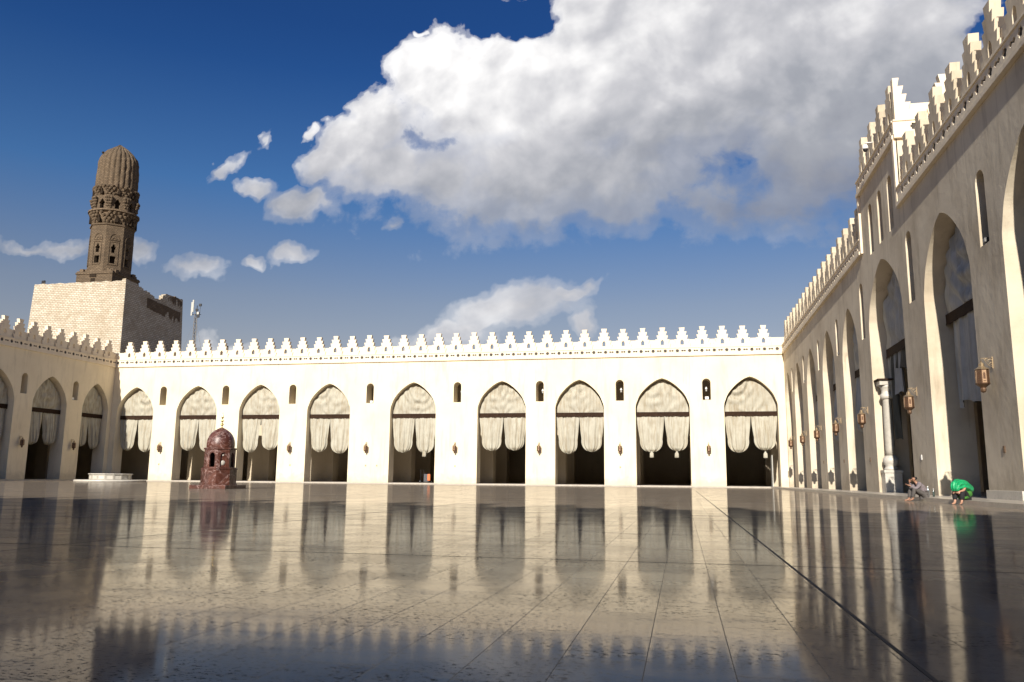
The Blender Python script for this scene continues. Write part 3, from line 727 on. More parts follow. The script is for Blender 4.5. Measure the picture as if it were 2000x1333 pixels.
# octagonal shaft built from eight wall panels with real openings
AP = 3.25; RO = AP/cos(pi/8); FWD = AP*math.tan(pi/8)
def oct_stage(name, ap, z0, z1, holes, t, m, parent, inner=True):
    half = ap*math.tan(pi/8)
    bmx = bmesh.new()
    for k in range(8):
        a = pi/4*k; n = Vector((cos(a), sin(a), 0)); tt = Vector((-sin(a), cos(a), 0))
        me = plate_mesh([(-half, z0), (half, z0), (half, z1), (-half, z1)], holes, t)
        for v in me.vertices:
            kx = 1-(v.co.z*math.tan(pi/8))/half
            v.co = tt*v.co.x*kx+Vector((0, 0, v.co.y))+n*(ap-v.co.z)
        bmx.from_mesh(me)
    me = bm2me(bmx)
    return put(name, me, m, parent, (cx_, cy_, 0))
def shifted(poly, dz, dx=0): return [(a+dx, b+dz) for a, b in poly]
sh = oct_stage('shaft', AP, 33.8, 42.3, [shifted(sc2(LOBE, .82, .9), 37.3), [(-.46, 35.5), (.46, 35.5), (.46, 36.75), (-.46, 36.75)]], .55, M_OLD, mn)
put('core', lathe_mesh([(2.5, 33), (2.5, 49)], 12, True, False), M_HOLEFILL, mn, (cx_, cy_, 0))
# frames round the niches
bmx = bmesh.new()
for k in range(8):
    a = pi/4*k; n = Vector((cos(a), sin(a), 0)); tt = Vector((-sin(a), cos(a), 0))
    for poly, holes in (([(-.78, 35.2), (.78, 35.2), (.78, 39.3), (-.78, 39.3)], [[(-.66, 35.3), (.66, 35.3), (.66, 39.15), (-.66, 39.15)]]),
                        ([(.85*cos(pi*j/10), 39.45+1.25*sin(pi*j/10)) for j in range(11)], [[(.66*cos(pi*j/10), 39.52+.98*sin(pi*j/10)) for j in range(11)]])):
        me = plate_mesh(poly, holes, .1)
        for v in me.vertices: v.co = tt*v.co.x+Vector((0, 0, v.co.y))+n*(AP+.002+v.co.z)
        bmx.from_mesh(me)
    for j in range(1, 6):
        ang = pi*j/6
        q = Vector((.33*cos(ang), 39.52+.5*sin(ang), 0))
        r = bmesh.ops.create_icosphere(bmx, subdivisions=1, radius=.13)
        for v in r['verts']: v.co = tt*(q.x+v.co.x)+Vector((0, 0, q.y+v.co.y*1.7))+n*(AP+.04+v.co.z*.5)
put('niche_frames', bm2me(bmx), M_OLD, mn, (cx_, cy_, 0))
put('string_course', lathe_mesh([(RO, 42.0), (RO+.18, 42.08), (RO+.18, 42.3), (RO, 42.35)], 8, True, False, pi/8), M_OLD, mn, (cx_, cy_, 0))
# muqarnas (stalactite) rings: tiers of small corbelled niches stepping outward
def muqarnas(name, z0, r0, tiers, dr, dz, n):
    bmx = bmesh.new()
    for t_ in range(tiers):
        rr = r0+dr*t_; zz = z0+dz*t_
        for k in range(n):
            a = 2*pi*(k+(.5 if t_ % 2 else 0))/n; w_ = 2*pi*rr/n*.46
            if random.random() < .05: continue
            if t_ < 3 and abs(((a+pi/8) % (pi/4))-pi/8) < (.125 if t_ < 2 else .07): continue
            # octagonal plan pull-in
            ph = ((a+pi/8) % (pi/4))-pi/8; rr2 = rr*cos(pi/8)/cos(ph)*.5+rr*.5
            prof = [(.25, 0, .15), (.62, dz*.3, .75), (1., dz*.62, 1.), (1., dz*.98, 1.)]
            n_ = Vector((cos(a), sin(a), 0)); tt = Vector((-sin(a), cos(a), 0)); ring = []
            for (pr, pz, pw) in prof:
                out_ = rr2-dr+dr*pr*1.15
                ring.append([bmx.verts.new(tt*(w_*pw*cos(b_))+n_*(out_-.35+.42*abs(sin(b_)) if True else 0)+Vector((0, 0, zz+pz))) for b_ in [pi*j/6 for j in range(7)]])
            for A_, B_ in zip(ring, ring[1:]):
                for j in range(6): bmx.faces.new((A_[j], A_[j+1], B_[j+1], B_[j]))
            bmx.faces.new(ring[-1]); bmx.faces.new(list(reversed(ring[0])))
    me = bm2me(bmx); rough(me, .10, 2.2)
    put(name, me, M_OLD, mn, (cx_, cy_, 0))
    put(name+'_backing', lathe_mesh([(r0-.45, z0-.1), (r0-.35, z0), (r0+dr*(tiers-1)-.25, z0+dz*tiers), (r0-.6, z0+dz*tiers)], 16, True, False), M_OLDP, mn, (cx_, cy_, 0))
muqarnas('stalactite_ring', 42.35, 3.42, 4, .16, .52, 32)
muqarnas('stalactite_ring', 47.3, 3.45, 4, .11, .42, 32)
put('gallery_ledge', rough(lathe_mesh([(3.5, 44.42), (4.02, 44.45), (4.02, 44.72), (3.5, 44.75)], 32, True, False), .09, 1.4), M_OLDP, mn, (cx_, cy_, 0))
oct_stage('gallery', 3.2, 44.7, 47.35, [shifted(sc2(LOBE, 1.05, .98), 45.0)], .5, M_OLD, mn)
for k in range(8):   # corner clusters of the gallery
    a = pi/4*k+pi/8; bmx = bmesh.new()
    for j in range(5):
        for q in (-1, 0, 1):
            r = bmesh.ops.create_icosphere(bmx, subdivisions=1, radius=.30)
            rr = 3.30+.1*j+random.uniform(-.05, .1); aa = a+q*.085*(.5+j*.2)
            for v in r['verts']: v.co = Vector((v.co.x+rr*cos(aa), v.co.y+rr*sin(aa), 45.0+j*.46+v.co.z*1.1))
    put('corner_cluster', rough(bm2me(bmx), .07, 3), M_OLD, mn, (cx_, cy_, 0))
# dark-coloured prisms stand in for the shaded openings between the corbels
def openings(z, rr, s, name, ph=0):
    for k in range(8):
        a = pi/4*k+ph; n = Vector((cos(a), sin(a), 0))
        dark_prism(mn, sc2([(-.45, 0), (.45, 0), (.42, .8), (.22, 1.25), (.14, 1.9), (0, 2.2), (-.14, 1.9), (-.22, 1.25), (-.42, .8)], s), Vector((cx_, cy_, 0))+n*rr, n, z, name, .6)
openings(42.55, 3.70, .58, 'ring_window_fill'); openings(47.45, 3.6, .48, 'ring_window_fill')
# ribbed dome
bmx = bmesh.new(); NR = 24; seg = NR*6
P_ = [(3.18, 48.95), (3.2, 49.4), (3.2, 51.0), (3.17, 52.6), (3.1, 53.9), (2.9, 54.6), (2.5, 55.3), (1.95, 55.95), (1.3, 56.55), (.75, 56.95), (.4, 57.2), (.25, 57.4), (.05, 57.5)]
rings = []
for (rr, z) in catmull(P_, 4):
    ring = []
    for k in range(seg):
        a = 2*pi*k/seg; rib = abs(sin(NR*a/2)); d_ = .27*(rib**.7-.5)*min(1, rr/1.0)
        ring.append(bmx.verts.new(((rr+d_)*cos(a), (rr+d_)*sin(a), z)))
    rings.append(ring)
for A_, B_ in zip(rings, rings[1:]):
    for k in range(seg): bmx.faces.new((A_[k], A_[(k+1) % seg], B_[(k+1) % seg], B_[k])).smooth = True
bmx.faces.new(rings[-1]); me = bm2me(bmx)
put('dome', rough(me, .12, 1.3), M_OLD, mn, (cx_, cy_, 0))
tz = Vector((.1, -.995, 0))
for (dx_, zz) in ((-1.3, 55.2),):
    o = put('dome_hole_fill', lathe_mesh([(.01, -.12), (.2, -.1), (.2, .1), (.01, .12)], 10), M_HOLEFILL, mn, (cx_+dx_, cy_-2.55, zz)); o.rotation_euler = (radians(60), 0, 0)
# dark-coloured solids stand in for the shaded openings in the square base
for (zz, w_, hh, n) in ((30.9, .42, 1.9, Vector((0, -1, 0))), (33.0, .6, .45, Vector((0, -1, 0)))):
    dark_prism(mn, [(-w_, 0), (w_, 0), (w_, hh), (-w_, hh)], Vector((cx_-.2, cy_-h-(.1 if zz > 32 else 0), 0)), n, zz, 'base_opening_fill', .3)

# floodlight on the block corner
def floodlight(loc, rz, label, s=1.):
    t = thing('floodlight', label, 'floodlight', loc, rz)
    put('housing', boxes_mesh([(-.25*s, .25*s, -.1*s, .1*s, .15*s, .55*s)], None, .02), M_BLACK, t)
    put('lens', boxes_mesh([(-.2*s, .2*s, -.13*s, -.102*s, .2*s, .5*s)], None, .005), M_WHITE, t)
    put('stand', boxes_mesh([(-.28*s, -.252*s, -.03, .03, 0, .4*s), (.252*s, .28*s, -.03, .03, 0, .4*s), (-.28*s, .28*s, -.03, .03, -.03, .0)]), M_STEEL, t)
    return t
floodlight((-102.0, 112.6, 31.3), 2.9, 'small dark floodlight on the left corner of the pale brick block', 1.3)
floodlight((-54.0+.75, D+1.6, Z1), 2.6, 'dark floodlight peeping from behind the far wall battlement', 2.0).location.z = 14.9

# ------------------------------------------------------------------ telecom mast
mx, my, mz = -82.2, 125.5, 30.6
mm = thing('telecom_mast', 'thin lattice telecom mast with white panel antennas behind the far wall', 'mast', (mx, my, 0))
bmx = bmesh.new()
for k in range(3):
    a = 2*pi*k/3; tube(bmx, [(.28*cos(a), .28*sin(a), 0), (.26*cos(a), .26*sin(a), mz-2.2)], .05, 6)
n_ = 44
for i in range(n_):
    z = i*(mz-2.6)/n_; z2 = z+(mz-2.6)/n_
    for k in range(3):
        a = 2*pi*k/3; b_ = 2*pi*(k+1)/3
        tube(bmx, [(.27*cos(a), .27*sin(a), z), (.27*cos(b_), .27*sin(b_), z2)], .028, 4)
put('lattice', bm2me(bmx), M_GREYPIPE, mm)
bmx = bmesh.new(); tube(bmx, [(0, 0, mz-2.6), (.15, 0, mz-.7)], .06); tube(bmx, [(-.7, -.2, mz-2.3), (.9, .1, mz-2.3)], .05); tube(bmx, [(.7, 0, mz-2.3), (.75, 0, mz-.9)], .03)
put('mounting', bm2me(bmx), M_BLACK, mm)
for (x, y, z0, z1) in ((-.75, -.2, mz-2.5, mz-.1), (-.42, -.35, mz-1.9, mz+.25)):
    put('panel_antenna', boxes_mesh([(x-.13, x+.13, y-.07, y+.07, z0, z1)], None, .03), M_PANEL, mm)
for (x, y, z, m_) in ((.25, -.2, mz-1.5, M_BLACK), (.55, -.25, mz-2.1, M_PANEL), (.5, -.1, mz-2.6, M_BLACK), (.72, 0, mz-.6, M_BLACK)):
    put('radio_unit', boxes_mesh([(x-.22, x+.22, y-.12, y+.12, z-.25, z+.2)], None, .03), m_, mm)
bmx = bmesh.new()
for (dx_, dy_) in ((-9, -2), (9, -2), (2, 9)):
    for zz in (mz-3, mz-9): tube(bmx, [(0, 0, zz), (dx_, dy_, 0)], .012, 4)
put('guy_wires', bm2me(bmx), M_GREYPIPE, mm)

# ------------------------------------------------------------------ ablution kiosk
kx, ky = -23.9, 39.6
kk = thing('ablution_kiosk', 'small octagonal red veined marble kiosk with dome and gilded finial', 'kiosk', (kx, ky, 0))
def octr(R, z0, z1, bev=.015, R2=None):
    me = lathe_mesh([(R, z0), (R2 or R, z1)], 8, True, False, pi/8)
    return me
put('plinth', boxes_mesh([(-1.02, 1.02, -1.02, 1.02, 0, .19)], None, .012), M_RED, kk)
put('lower_body', lathe_mesh([(.94, .19), (.94, .26), (.90, .27), (.90, .98), (.93, .99), (.93, 1.04), (.84, 1.06)], 8, True, False, pi/8), M_RED, kk)
ap = .79*cos(pi/8); half = .79*sin(pi/8)
bmo = bmesh.new(); bmn = bmesh.new()
def karch(w, z0, zs, zt): return [(w, z0)]+[(w*cos(t), zs+(zt-zs)*sin(t)**.9) for t in [pi*j/12 for j in range(1, 12)]]+[(-w, z0)]
for k in range(8):
    a = pi/4*k; n = Vector((cos(a), sin(a), 0)); tt = Vector((-sin(a), cos(a), 0)); openn = k % 2 == 0
    me = plate_mesh([(-half, 1.06), (half, 1.06), (half, 2.02), (-half, 2.02)], [karch(.155, 1.12, 1.62, 1.86)], .09 if openn else .07)
    for v in me.vertices: v.co = tt*v.co.x*(1-v.co.z*math.tan(pi/8)/half)+Vector((0, 0, v.co.y))+n*(ap-v.co.z)
    bmo.from_mesh(me)
    if not openn:
        r = boxes_mesh([(-half*.8, half*.8, 1.07, 2.0, .071, .10)])
        for v in r.vertices: v.co = tt*v.co.x+Vector((0, 0, v.co.y))+n*(ap-v.co.z)
        put('niche_back', r, M_RED, kk)
put('arched_body', bm2me(bmo), M_RED, kk)
for k in (1, 3, 5, 7):
    a = pi/4*k; n = Vector((cos(a), sin(a), 0))
    me = lathe_mesh([(.02, .016), (.12, .014), (.125, .0), (.10, -.01)], 20)
    o = put('carved_disc', me, M_WMARB, kk, tuple(n*(ap-.075)+Vector((0, 0, 1.33)))); o.rotation_euler = n.to_track_quat('Z', 'Y').to_euler()
    me = lathe_mesh([(.01, .012), (.045, .01), (.045, 0)], 10); o = put('spout_rose', me, M_WMARB, kk, tuple(n*(ap-.07)+Vector((0, 0, 1.72)))); o.rotation_euler = n.to_track_quat('Z', 'Y').to_euler()
put('tap_ledge', lathe_mesh([(.86, 1.06), (.86, 1.10), (.80, 1.10)], 8, True, False, pi/8), M_RED, kk)
put('core', lathe_mesh([(.2, 1.0), (.2, 2.0)], 8, True, False), M_BLACK, kk)
put('cornice', lathe_mesh([(.80, 2.02), (.84, 2.04), (.84, 2.10), (.74, 2.12)], 8, True, False, pi/8), M_RED, kk)
put('dome', lathe_mesh(catmull([(.70, 2.10), (.715, 2.25), (.705, 2.42), (.655, 2.62), (.55, 2.82), (.40, 2.98), (.22, 3.10), (.09, 3.17), (.05, 3.19)], 3), 40), M_RED, kk)
put('finial', lathe_mesh([(r_*1.35, 3.18+(z_-3.18)*1.25) for r_, z_ in [(.05, 3.18), (.025, 3.21), (.02, 3.25), (.06, 3.30), (.055, 3.34), (.018, 3.38), (.018, 3.41), (.05, 3.45), (.045, 3.49), (.016, 3.53), (.018, 3.56), (.045, 3.60), (.035, 3.66), (.014, 3.74), (.004, 3.82)]], 14), M_GOLD, kk)

# round white basin near the corner
bx, by = -55.3, 72.2
bb = thing('round_basin', 'low round white marble basin on a wide disc near the far left corner', 'basin', (bx, by, 0))
put('base_disc', lathe_mesh([(3.25, 0), (3.25, .16), (3.18, .2)], 48), M_WMARB, bb)
bmx = bmesh.new(); lathe_mesh([(1.9, .2), (1.9, .70)], 16, True, False, 0, bmx)
put('drum', bm2me(bmx), M_WMARB, bb)
bmx = bmesh.new()
for k in range(16):
    a = 2*pi*(k+.5)/16; n = Vector((cos(a), sin(a), 0)); tt = Vector((-sin(a), cos(a), 0)); R_ = 1.9*cos(pi/16)
    me = plate_mesh([(-.36, .22), (.36, .22), (.36, .68), (-.36, .68)], [[(-.28, .29), (.28, .29), (.28, .61), (-.28, .61)]], .03)
    for v in me.vertices: v.co = tt*v.co.x+Vector((0, 0, v.co.y))+n*(R_+v.co.z)
    bmx.from_mesh(me)
put('carved_panels', bm2me(bmx), M_COLM, bb)
put('rim', lathe_mesh([(1.86, .70), (2.02, .71), (2.02, .79), (1.7, .80), (1.68, .6)], 16, True, False), M_WMARB, bb)

# ------------------------------------------------------------------ small fittings
def bulb(x, y, z, label):
    t = thing('globe_lamp', label, 'lamp', (x, y, z), 0, 'globe lamps in the slit windows')
    bmx = bmesh.new(); tube(bmx, [(0, 0, .15), (0, 0, .9)], .01, 5); put('cord', bm2me(bmx), M_BLACK, t)
    put('globe', lathe_mesh([(.01, -.13), (.08, -.11), (.13, 0), (.08, .11), (.03, .15), (.03, .2)], 14), M_WHITE, t)
    put('lower_ring', lathe_mesh([(.05, -.26), (.09, -.25), (.09, -.2), (.05, -.19)], 12), M_WHITE, t)
for x, lb in ((-34.0+.28, 'slit left of the backpack arch'), (-23.9+.22, 'slit right of the backpack arch'), (-14.77+.15, 'third slit from the right corner'), (-6.27+.08, 'second slit from the right corner'), (2.6, 'slit nearest the right corner')):
    bulb(x, D+1.0, 10.1, 'white globe lamp hanging in the far wall '+lb)
def spot(x, y, z, rz, label, s=1):
    t = thing('spotlight', label, 'spotlight', (x, y, z), rz, 'spotlights on slit window sills')
    put('housing', boxes_mesh([(-.15*s, .15*s, -.09*s, .09*s, .06*s, .3*s)], None, .015), M_WHITE, t)
    put('foot', boxes_mesh([(-.1*s, .1*s, -.05*s, .05*s, 0, .055*s)]), M_BLACK, t)
spot(-34.0+.1, D+.3, 8.84, 0, 'white spotlight on the sill of the slit left of the backpack arch')
spot(2.62, D+.3, 8.84, 0, 'white spotlight on the sill of the far wall slit nearest the right corner', 1.2)
def bulkhead(y, z, label):
    t = thing('spotlight', label, 'spotlight', (XR, y, z), -pi/2, 'spotlights on slit window sills')
    put('housing', boxes_mesh([(-.10, .10, .0, .16, .05, .22)], None, .02), M_BLACK, t)
    put('lens', boxes_mesh([(-.08, .08, -.02, -.003, .07, .2)]), M_STEEL, t)
    put('bracket', boxes_mesh([(-.03, .03, .02, .16, 0, .05), (-.13, -.111, .05, .11, .0, .17), (.111, .13, .05, .11, .0, .17)]), M_BLACK, t)
bulkhead(72.75, 8.96, 'small black spotlight in the second right wall slit from the far corner')
bulkhead(57.05, 8.96, 'small black spotlight in the right wall slit before the marble columns')
bulkhead(29.7, 8.71, 'black spotlight on the sill of the nearest right wall slit')
spot(XL-.3, 79.8, 8.9, pi/2, 'small spotlight in the left wall slit nearest the corner')
cc = thing('security_camera', 'white dome security camera on the battlement of the raised block', 'camera', (XR-.42, 43.9, Z0+BZ+1.25))
put('dome', lathe_mesh([(.02, -.15), (.09, -.12), (.13, -.02), (.13, 0)], 18), M_BLACK, cc)
put('housing', lathe_mesh([(.14, 0), (.15, .08), (.12, .2), (.05, .28)], 18), M_WHITE, cc)
bmx = bmesh.new(); tube(bmx, [(0, 0, .28), (0, 0, .36), (.4, 0, .36)], .03); put('arm', bm2me(bmx), M_WHITE, cc)
def socket(fn, a, z, label, s=1, m=M_BRASS):
    o = put('socket_plate', boxes_mesh([(a-.07*s, a+.07*s, z-.09*s, z+.09*s, -.025, .01)], fn, .004), m); tag(o, label, 'socket', 'small socket plates low on the walls')
for x, lb in zip([-59.7, -43.2, -34.2, -32.9, -24.0, -6.3], ['between the corner arch and the kiosk', 'first to the right of the kiosk', 'left of the backpack arch', 'nearest the backpack arch', 'right of the backpack arch', 'second from the right corner']):
    socket(fr_back(), x, 1.95, 'brass socket plate low on the far wall '+lb)
for y, z, lb, m_ in ((49.3, 1.9, 'beyond the marble columns', M_COPPER), (39.2, 1.75, 'behind the seated man', M_WHITE), (29.6, 1.75, 'beside the stone plinth', M_COPPER), (57.0, 2.0, 'fourth from the far corner', M_COPPER), (64.9, 2.1, 'third from the far corner', M_COPPER)):
    socket(fr_right(), y, z, 'socket plate low on the right wall pier '+lb, 1.2, m_)
# bottles by the pier
M_PET = m_simple('clear_plastic', (.20, .24, .26), .12, 0, 20, .1, 0, .8)
M_PETG = m_simple('green_plastic', (.03, .05, .045), .2, 0, 20, .1, 0, .8)
for (x, y, m_, lb, s) in ((9.12, 34.2, M_PET, 'tall clear plastic bottle standing by the pier behind the man', 1.25), (9.26, 34.0, M_PETG, 'shorter dark green bottle beside the clear plastic bottle', .95)):
    t = thing('bottle', lb, 'bottle', (x, y, ST), 0, 'bottles by the pier'); 
    put('body', lathe_mesh([(.03*s, 0), (.042*s, .01*s), (.042*s, .18*s), (.04*s, .2*s), (.018*s, .26*s), (.014*s, .28*s)], 14), m_, t)
    put('cap', lathe_mesh([(.018*s, .281*s), (.018*s, .31*s)], 10), M_WHITE, t)

# backpack with orange panel leaning in the fifth arch
M_ORANGE = m_simple('orange_nylon', (.62, .16, .05), .7, 0, 15, .2)
M_NYLON = m_simple('charcoal_nylon', (.075, .078, .085), .75, 0, 15, .3)
bp = thing('backpack', 'dark backpack with an orange panel on a folding trolley frame inside the arch', 'backpack', (-27.3, D+.35, ST), .3)
bmx = bmesh.new(); r = bmesh.ops.create_cube(bmx, size=1)
bmesh.ops.subdivide_edges(bmx, edges=bmx.edges[:], cuts=4, use_grid_fill=True)
for v in bmx.verts:
    p = v.co; s_ = 1-.35*max(0, p.z)**2-.1*abs(p.x*2)**3; v.co = Vector((p.x*.42*s_, p.y*.34*s_, .35+p.z*.62))
me = smooth(bm2me(bmx)); put('bag', me, M_NYLON, bp); bp.scale = (1.45, 1.45, 1.45)
put('orange_panel', boxes_mesh([(.08, .30, -.2, .12, .16, .66)], None, .05), M_ORANGE, bp)
bmx = bmesh.new()
for s_ in (-1, 1): tube(bmx, [(-.3+.12*s_, .1, 0), (-.3+.12*s_, .18, .9), (-.42+.12*s_, .2, .98)], .015)
tube(bmx, [(-.42, .1, .05), (.3, .1, .05)], .015); tube(bmx, [(-.42, .18, .6), (-.18, .18, .6)], .012)
put('frame', bm2me(bmx), M_BLACK, bp)
for x in (-.45, .35): put('wheel', warp(lathe_mesh([(.02, -.02), (.09, -.02), (.09, .02), (.02, .02)], 14), lambda a, b, c: (a, c, b+.09)), M_BLACK, bp).location = (x, .05, 0)

# white board or doors just inside the last arch
tag(put('open_door', boxes_mesh([(8.9, 9.0, D+1.65, D+2.9, ST, 3.3)], None, .01), M_CANVAS2), 'pale open door leaf inside the arch beside the right corner', 'door')

# ------------------------------------------------------------------ people
M_SKIN = m_simple('skin', (.30, .155, .095), .55, 0, 20, .12, .05)
M_SKIN2 = m_simple('skin_light', (.42, .23, .15), .55, 0, 20, .12, .05)
M_HAIR = m_simple('black_hair', (.012, .010, .009), .5, 0, 40, .4, .3)
def m_cloth(name, col, rough=.85, sheen=0, nscale=9):
    m, nt, b = mat(name); p = pos(nt, obj=True); f = noi(nt, p, nscale, 5, .6)
    L(nt, ramp(nt, f, [(.3, tuple(x*.72 for x in col)), (.7, tuple(x*1.2 for x in col))]), b.inputs['Base Color'])
    b.inputs['Roughness'].default_value = rough; bump(nt, b, noi(nt, p, 12, 4, .6, 1.2), .8, .03); return m
M_SHIRT = m_cloth('grey_lilac_shirt', (.19, .16, .17))
M_TROU = m_cloth('grey_trousers', (.085, .076, .07))
M_TROUB = m_cloth('black_trousers', (.012, .012, .014))
M_GREEN = m_cloth('emerald_satin', (.012, .33, .12), .32)
M_GREEN2 = m_cloth('grass_green_cloth', (.05, .20, .025), .75)
def skin(name, V, E_, m, parent, lev=2, disp=0, seed=0):
    """V: list of (x,y,z,r); root is vertex 0"""
    me = bpy.data.meshes.new(name); me.from_pydata([v[:3] for v in V], E_, []); ob = bpy.data.objects.new(name, me); C.objects.link(ob)
    md = ob.modifiers.new('s', 'SKIN'); md.use_smooth_shade = True
    for i, v in enumerate(V):
        r = v[3]; me.skin_vertices[0].data[i].radius = (r, r) if not isinstance(r, tuple) else r
        me.skin_vertices[0].data[i].use_root = (i == 0)
    s = ob.modifiers.new('b', 'SUBSURF'); s.levels = lev; s.render_levels = lev
    bpy.context.view_layer.update(); dg = bpy.context.evaluated_depsgraph_get()
    me2 = bpy.data.meshes.new_from_object(ob.evaluated_get(dg)); C.objects.unlink(ob); bpy.data.objects.remove(ob)
    if disp:
        for v in me2.vertices:
            nn = v.normal.copy() if v.normal.length else Vector((0, 0, 1))
            v.co += nn*disp*(noise.noise(v.co*9+Vector((seed, 0, 0)))+.5*noise.noise(v.co*22))
    smooth(me2); me2.materials.clear()
    return put(name, me2, m, parent)
def chain(V, E_, start, pts):
    """append points to V linked from index start; returns last index"""
    k = start
    for p in pts: V.append(p); E_.append((k, len(V)-1)); k = len(V)-1
    return k
def hand(V, E_, wrist, palm, fdir, side, curl=.3, r=.0085):
    """palm then four fingers and a thumb; fdir = direction the fingers point, side = across the palm"""
    P0 = Vector(palm); f_ = Vector(fdir).normalized(); s_ = Vector(side).normalized(); dn = f_.cross(s_).normalized()
    c = chain(V, E_, wrist, [(*P0, .028)])
    for i, ln in enumerate((.062, .072, .068, .052)):
        a = P0+s_*(-.030+.02*i)+f_*.035; b = a+f_*ln*.45+dn*curl*.02; c2 = b+f_*ln*.35+dn*curl*.05; 
        chain(V, E_, c, [(*a, r*1.1), (*b, r), (*c2, r*.8)])
    a = P0-s_*.035-f_*.01; b = a-s_*.022+f_*.03; chain(V, E_, c, [(*a, r*1.3), (*b, r)])
def person_mesh(par, J, skinm, sleeve_r=.04):
    V = [(*J['pelvis'], .10)]; E_ = []
    sp = chain(V, E_, 0, [(*J['spine'], .095), (*J['chest'], .105)])
    nk = chain(V, E_, sp, [(*J['neck'], .045), (*J['chin'], .052), (*J['head'], .082), (*J['crown'], .07)])
    for s in ('l', 'r'):
        sh_ = chain(V, E_, sp, [(*J['sh'+s], .052), (*J['el'+s], .038), (*J['wr'+s], .024)])
        hand(V, E_, sh_, J['ha'+s], J['hd'+s], J['hs'+s])
        an = chain(V, E_, 0, [(*J['hi'+s], .085), (*J['kn'+s], .056), (*J['an'+s], .036), (*J['to'+s], (.040, .026)), (*J['tt'+s], (.036, .016))])
    return skin('body', V, E_, skinm, par, 2)
# seated man: local +x forward, +y his left
man = thing('person', 'person in grey shirt and trousers sitting barefoot on the step, hands at the face', 'person', (8.44, 32.1, 0), pi+.12)
J = dict(pelvis=(0, 0, .235), spine=(.05, 0, .40), chest=(.17, 0, .565), neck=(.275, 0, .665), chin=(.325, 0, .715), head=(.335, 0, .785), crown=(.325, 0, .835),
         shl=(.19, .165, .60), ell=(.345, .20, .44), wrl=(.53, .12, .545), hal=(.585, .10, .565), hdl=(1, -.2, .25), hsl=(0, 1, .3),
         shr=(.19, -.165, .60), elr=(.38, -.17, .50), wrr=(.47, -.06, .66), har=(.475, -.03, .705), hdr=(-.1, .5, 1), hsr=(1, 0, .2),
         hil=(.03, .10, .225), knl=(.40, .14, .455), anl=(.455, .12, .075), tol=(.54, .125, .035), ttl=(.63, .13, .022),
         hir=(.03, -.10, .225), knr=(.42, -.12, .465), anr=(.50, -.10, .075), tor=(.585, -.10, .035), ttr=(.675, -.10, .022))
person_mesh(man, J, M_SKIN)
V = [(0, 0, .25, (.15, .155))]; E_ = []
c = chain(V, E_, 0, [(.05, 0, .41, (.13, .16)), (.165, 0, .57, (.125, .165)), (.245, 0, .645, .07)])
for s, q in (('l', 1), ('r', -1)): chain(V, E_, 2, [(*J['sh'+s], .072), (*J['el'+s], .058), (*[a+(b-a)*.85 for a, b in zip(J['el'+s], J['wr'+s])], .042)])
skin('shirt', V, E_, M_SHIRT, man, 2, .012, 1)
V = [(-.02, 0, .23, (.145, .15))]; E_ = []
for s in ('l', 'r'): chain(V, E_, 0, [(*J['hi'+s], .105), (*[(a+b)/2 for a, b in zip(J['hi'+s], J['kn'+s])], .092), (*J['kn'+s], .078), (*[(a+b)/2 for a, b in zip(J['kn'+s], J['an'+s])], .074), (*[a+(b-a)*.9 for a, b in zip(J['kn'+s], J['an'+s])], .07)])
skin('trousers', V, E_, M_TROU, man, 2, .012, 2)
V = [(.315, 0, .825, .088)]; E_ = []; chain(V, E_, 0, [(.28, 0, .79, .084), (.262, 0, .745, .06)])
skin('hair', V, E_, M_HAIR, man, 2, .008, 3)
bmx = bmesh.new()   # nose, ears
for (x, y, z, a, b_, c_) in ((.42, 0, .755, .02, .012, .022), (.34, .086, .765, .018, .01, .028), (.34, -.086, .765, .018, .01, .028), (.405, 0, .715, .014, .022, .008)):
    r = bmesh.ops.create_icosphere(bmx, subdivisions=2, radius=1)
    for v in r['verts']: v.co = Vector((x+v.co.x*a, y+v.co.y*b_, z+v.co.z*c_))
put('face_features', smooth(bm2me(bmx)), M_SKIN, man)
bmx = bmesh.new()
for y in (-.032, .032):
    r = bmesh.ops.create_icosphere(bmx, subdivisions=2, radius=1)
    for v in r['verts']: v.co = Vector((.408+v.co.x*.009, y+v.co.y*.014, .785+v.co.z*.007))
put('eyes', smooth(bm2me(bmx)), M_HAIR, man)

# huddled person under a green shawl
gp = thing('person', 'barefoot person bent over the knees under a shiny green shawl, black trousers', 'person', (8.47, 27.9, 0), pi+.85)
J = dict(pelvis=(-.02, 0, .25), spine=(.05, 0, .42), chest=(.20, 0, .54), neck=(.33, 0, .58), chin=(.385, 0, .575), head=(.43, 0, .605), crown=(.44, 0, .65),
         shl=(.24, .15, .55), ell=(.37, .16, .43), wrl=(.50, .10, .40), hal=(.53, .09, .375), hdl=(.3, -1, .1), hsl=(0, 0, 1),
         shr=(.24, -.15, .55), elr=(.37, -.16, .43), wrr=(.50, -.09, .40), har=(.53, -.08, .375), hdr=(.3, 1, .1), hsr=(0, 0, 1),
         hil=(.02, .10, .24), knl=(.36, .12, .44), anl=(.42, .10, .085), tol=(.50, .11, .038), ttl=(.60, .12, .022),
         hir=(.02, -.10, .24), knr=(.38, -.10, .45), anr=(.46, -.08, .085), tor=(.54, -.08, .038), ttr=(.64, -.08, .022))
person_mesh(gp, J, M_SKIN2)
V = [(-.02, 0, .25, (.13, .14))]; E_ = []
for s in ('l', 'r'): chain(V, E_, 0, [(*J['hi'+s], .10), (*[(a+b)/2 for a, b in zip(J['hi'+s], J['kn'+s])], .088), (*J['kn'+s], .08), (*[(a+b)/2 for a, b in zip(J['kn'+s], J['an'+s])], .078), (*[a+(b-a)*.88 for a, b in zip(J['kn'+s], J['an'+s])], .075)])
skin('trousers', V, E_, M_TROUB, gp, 2, .01, 4)
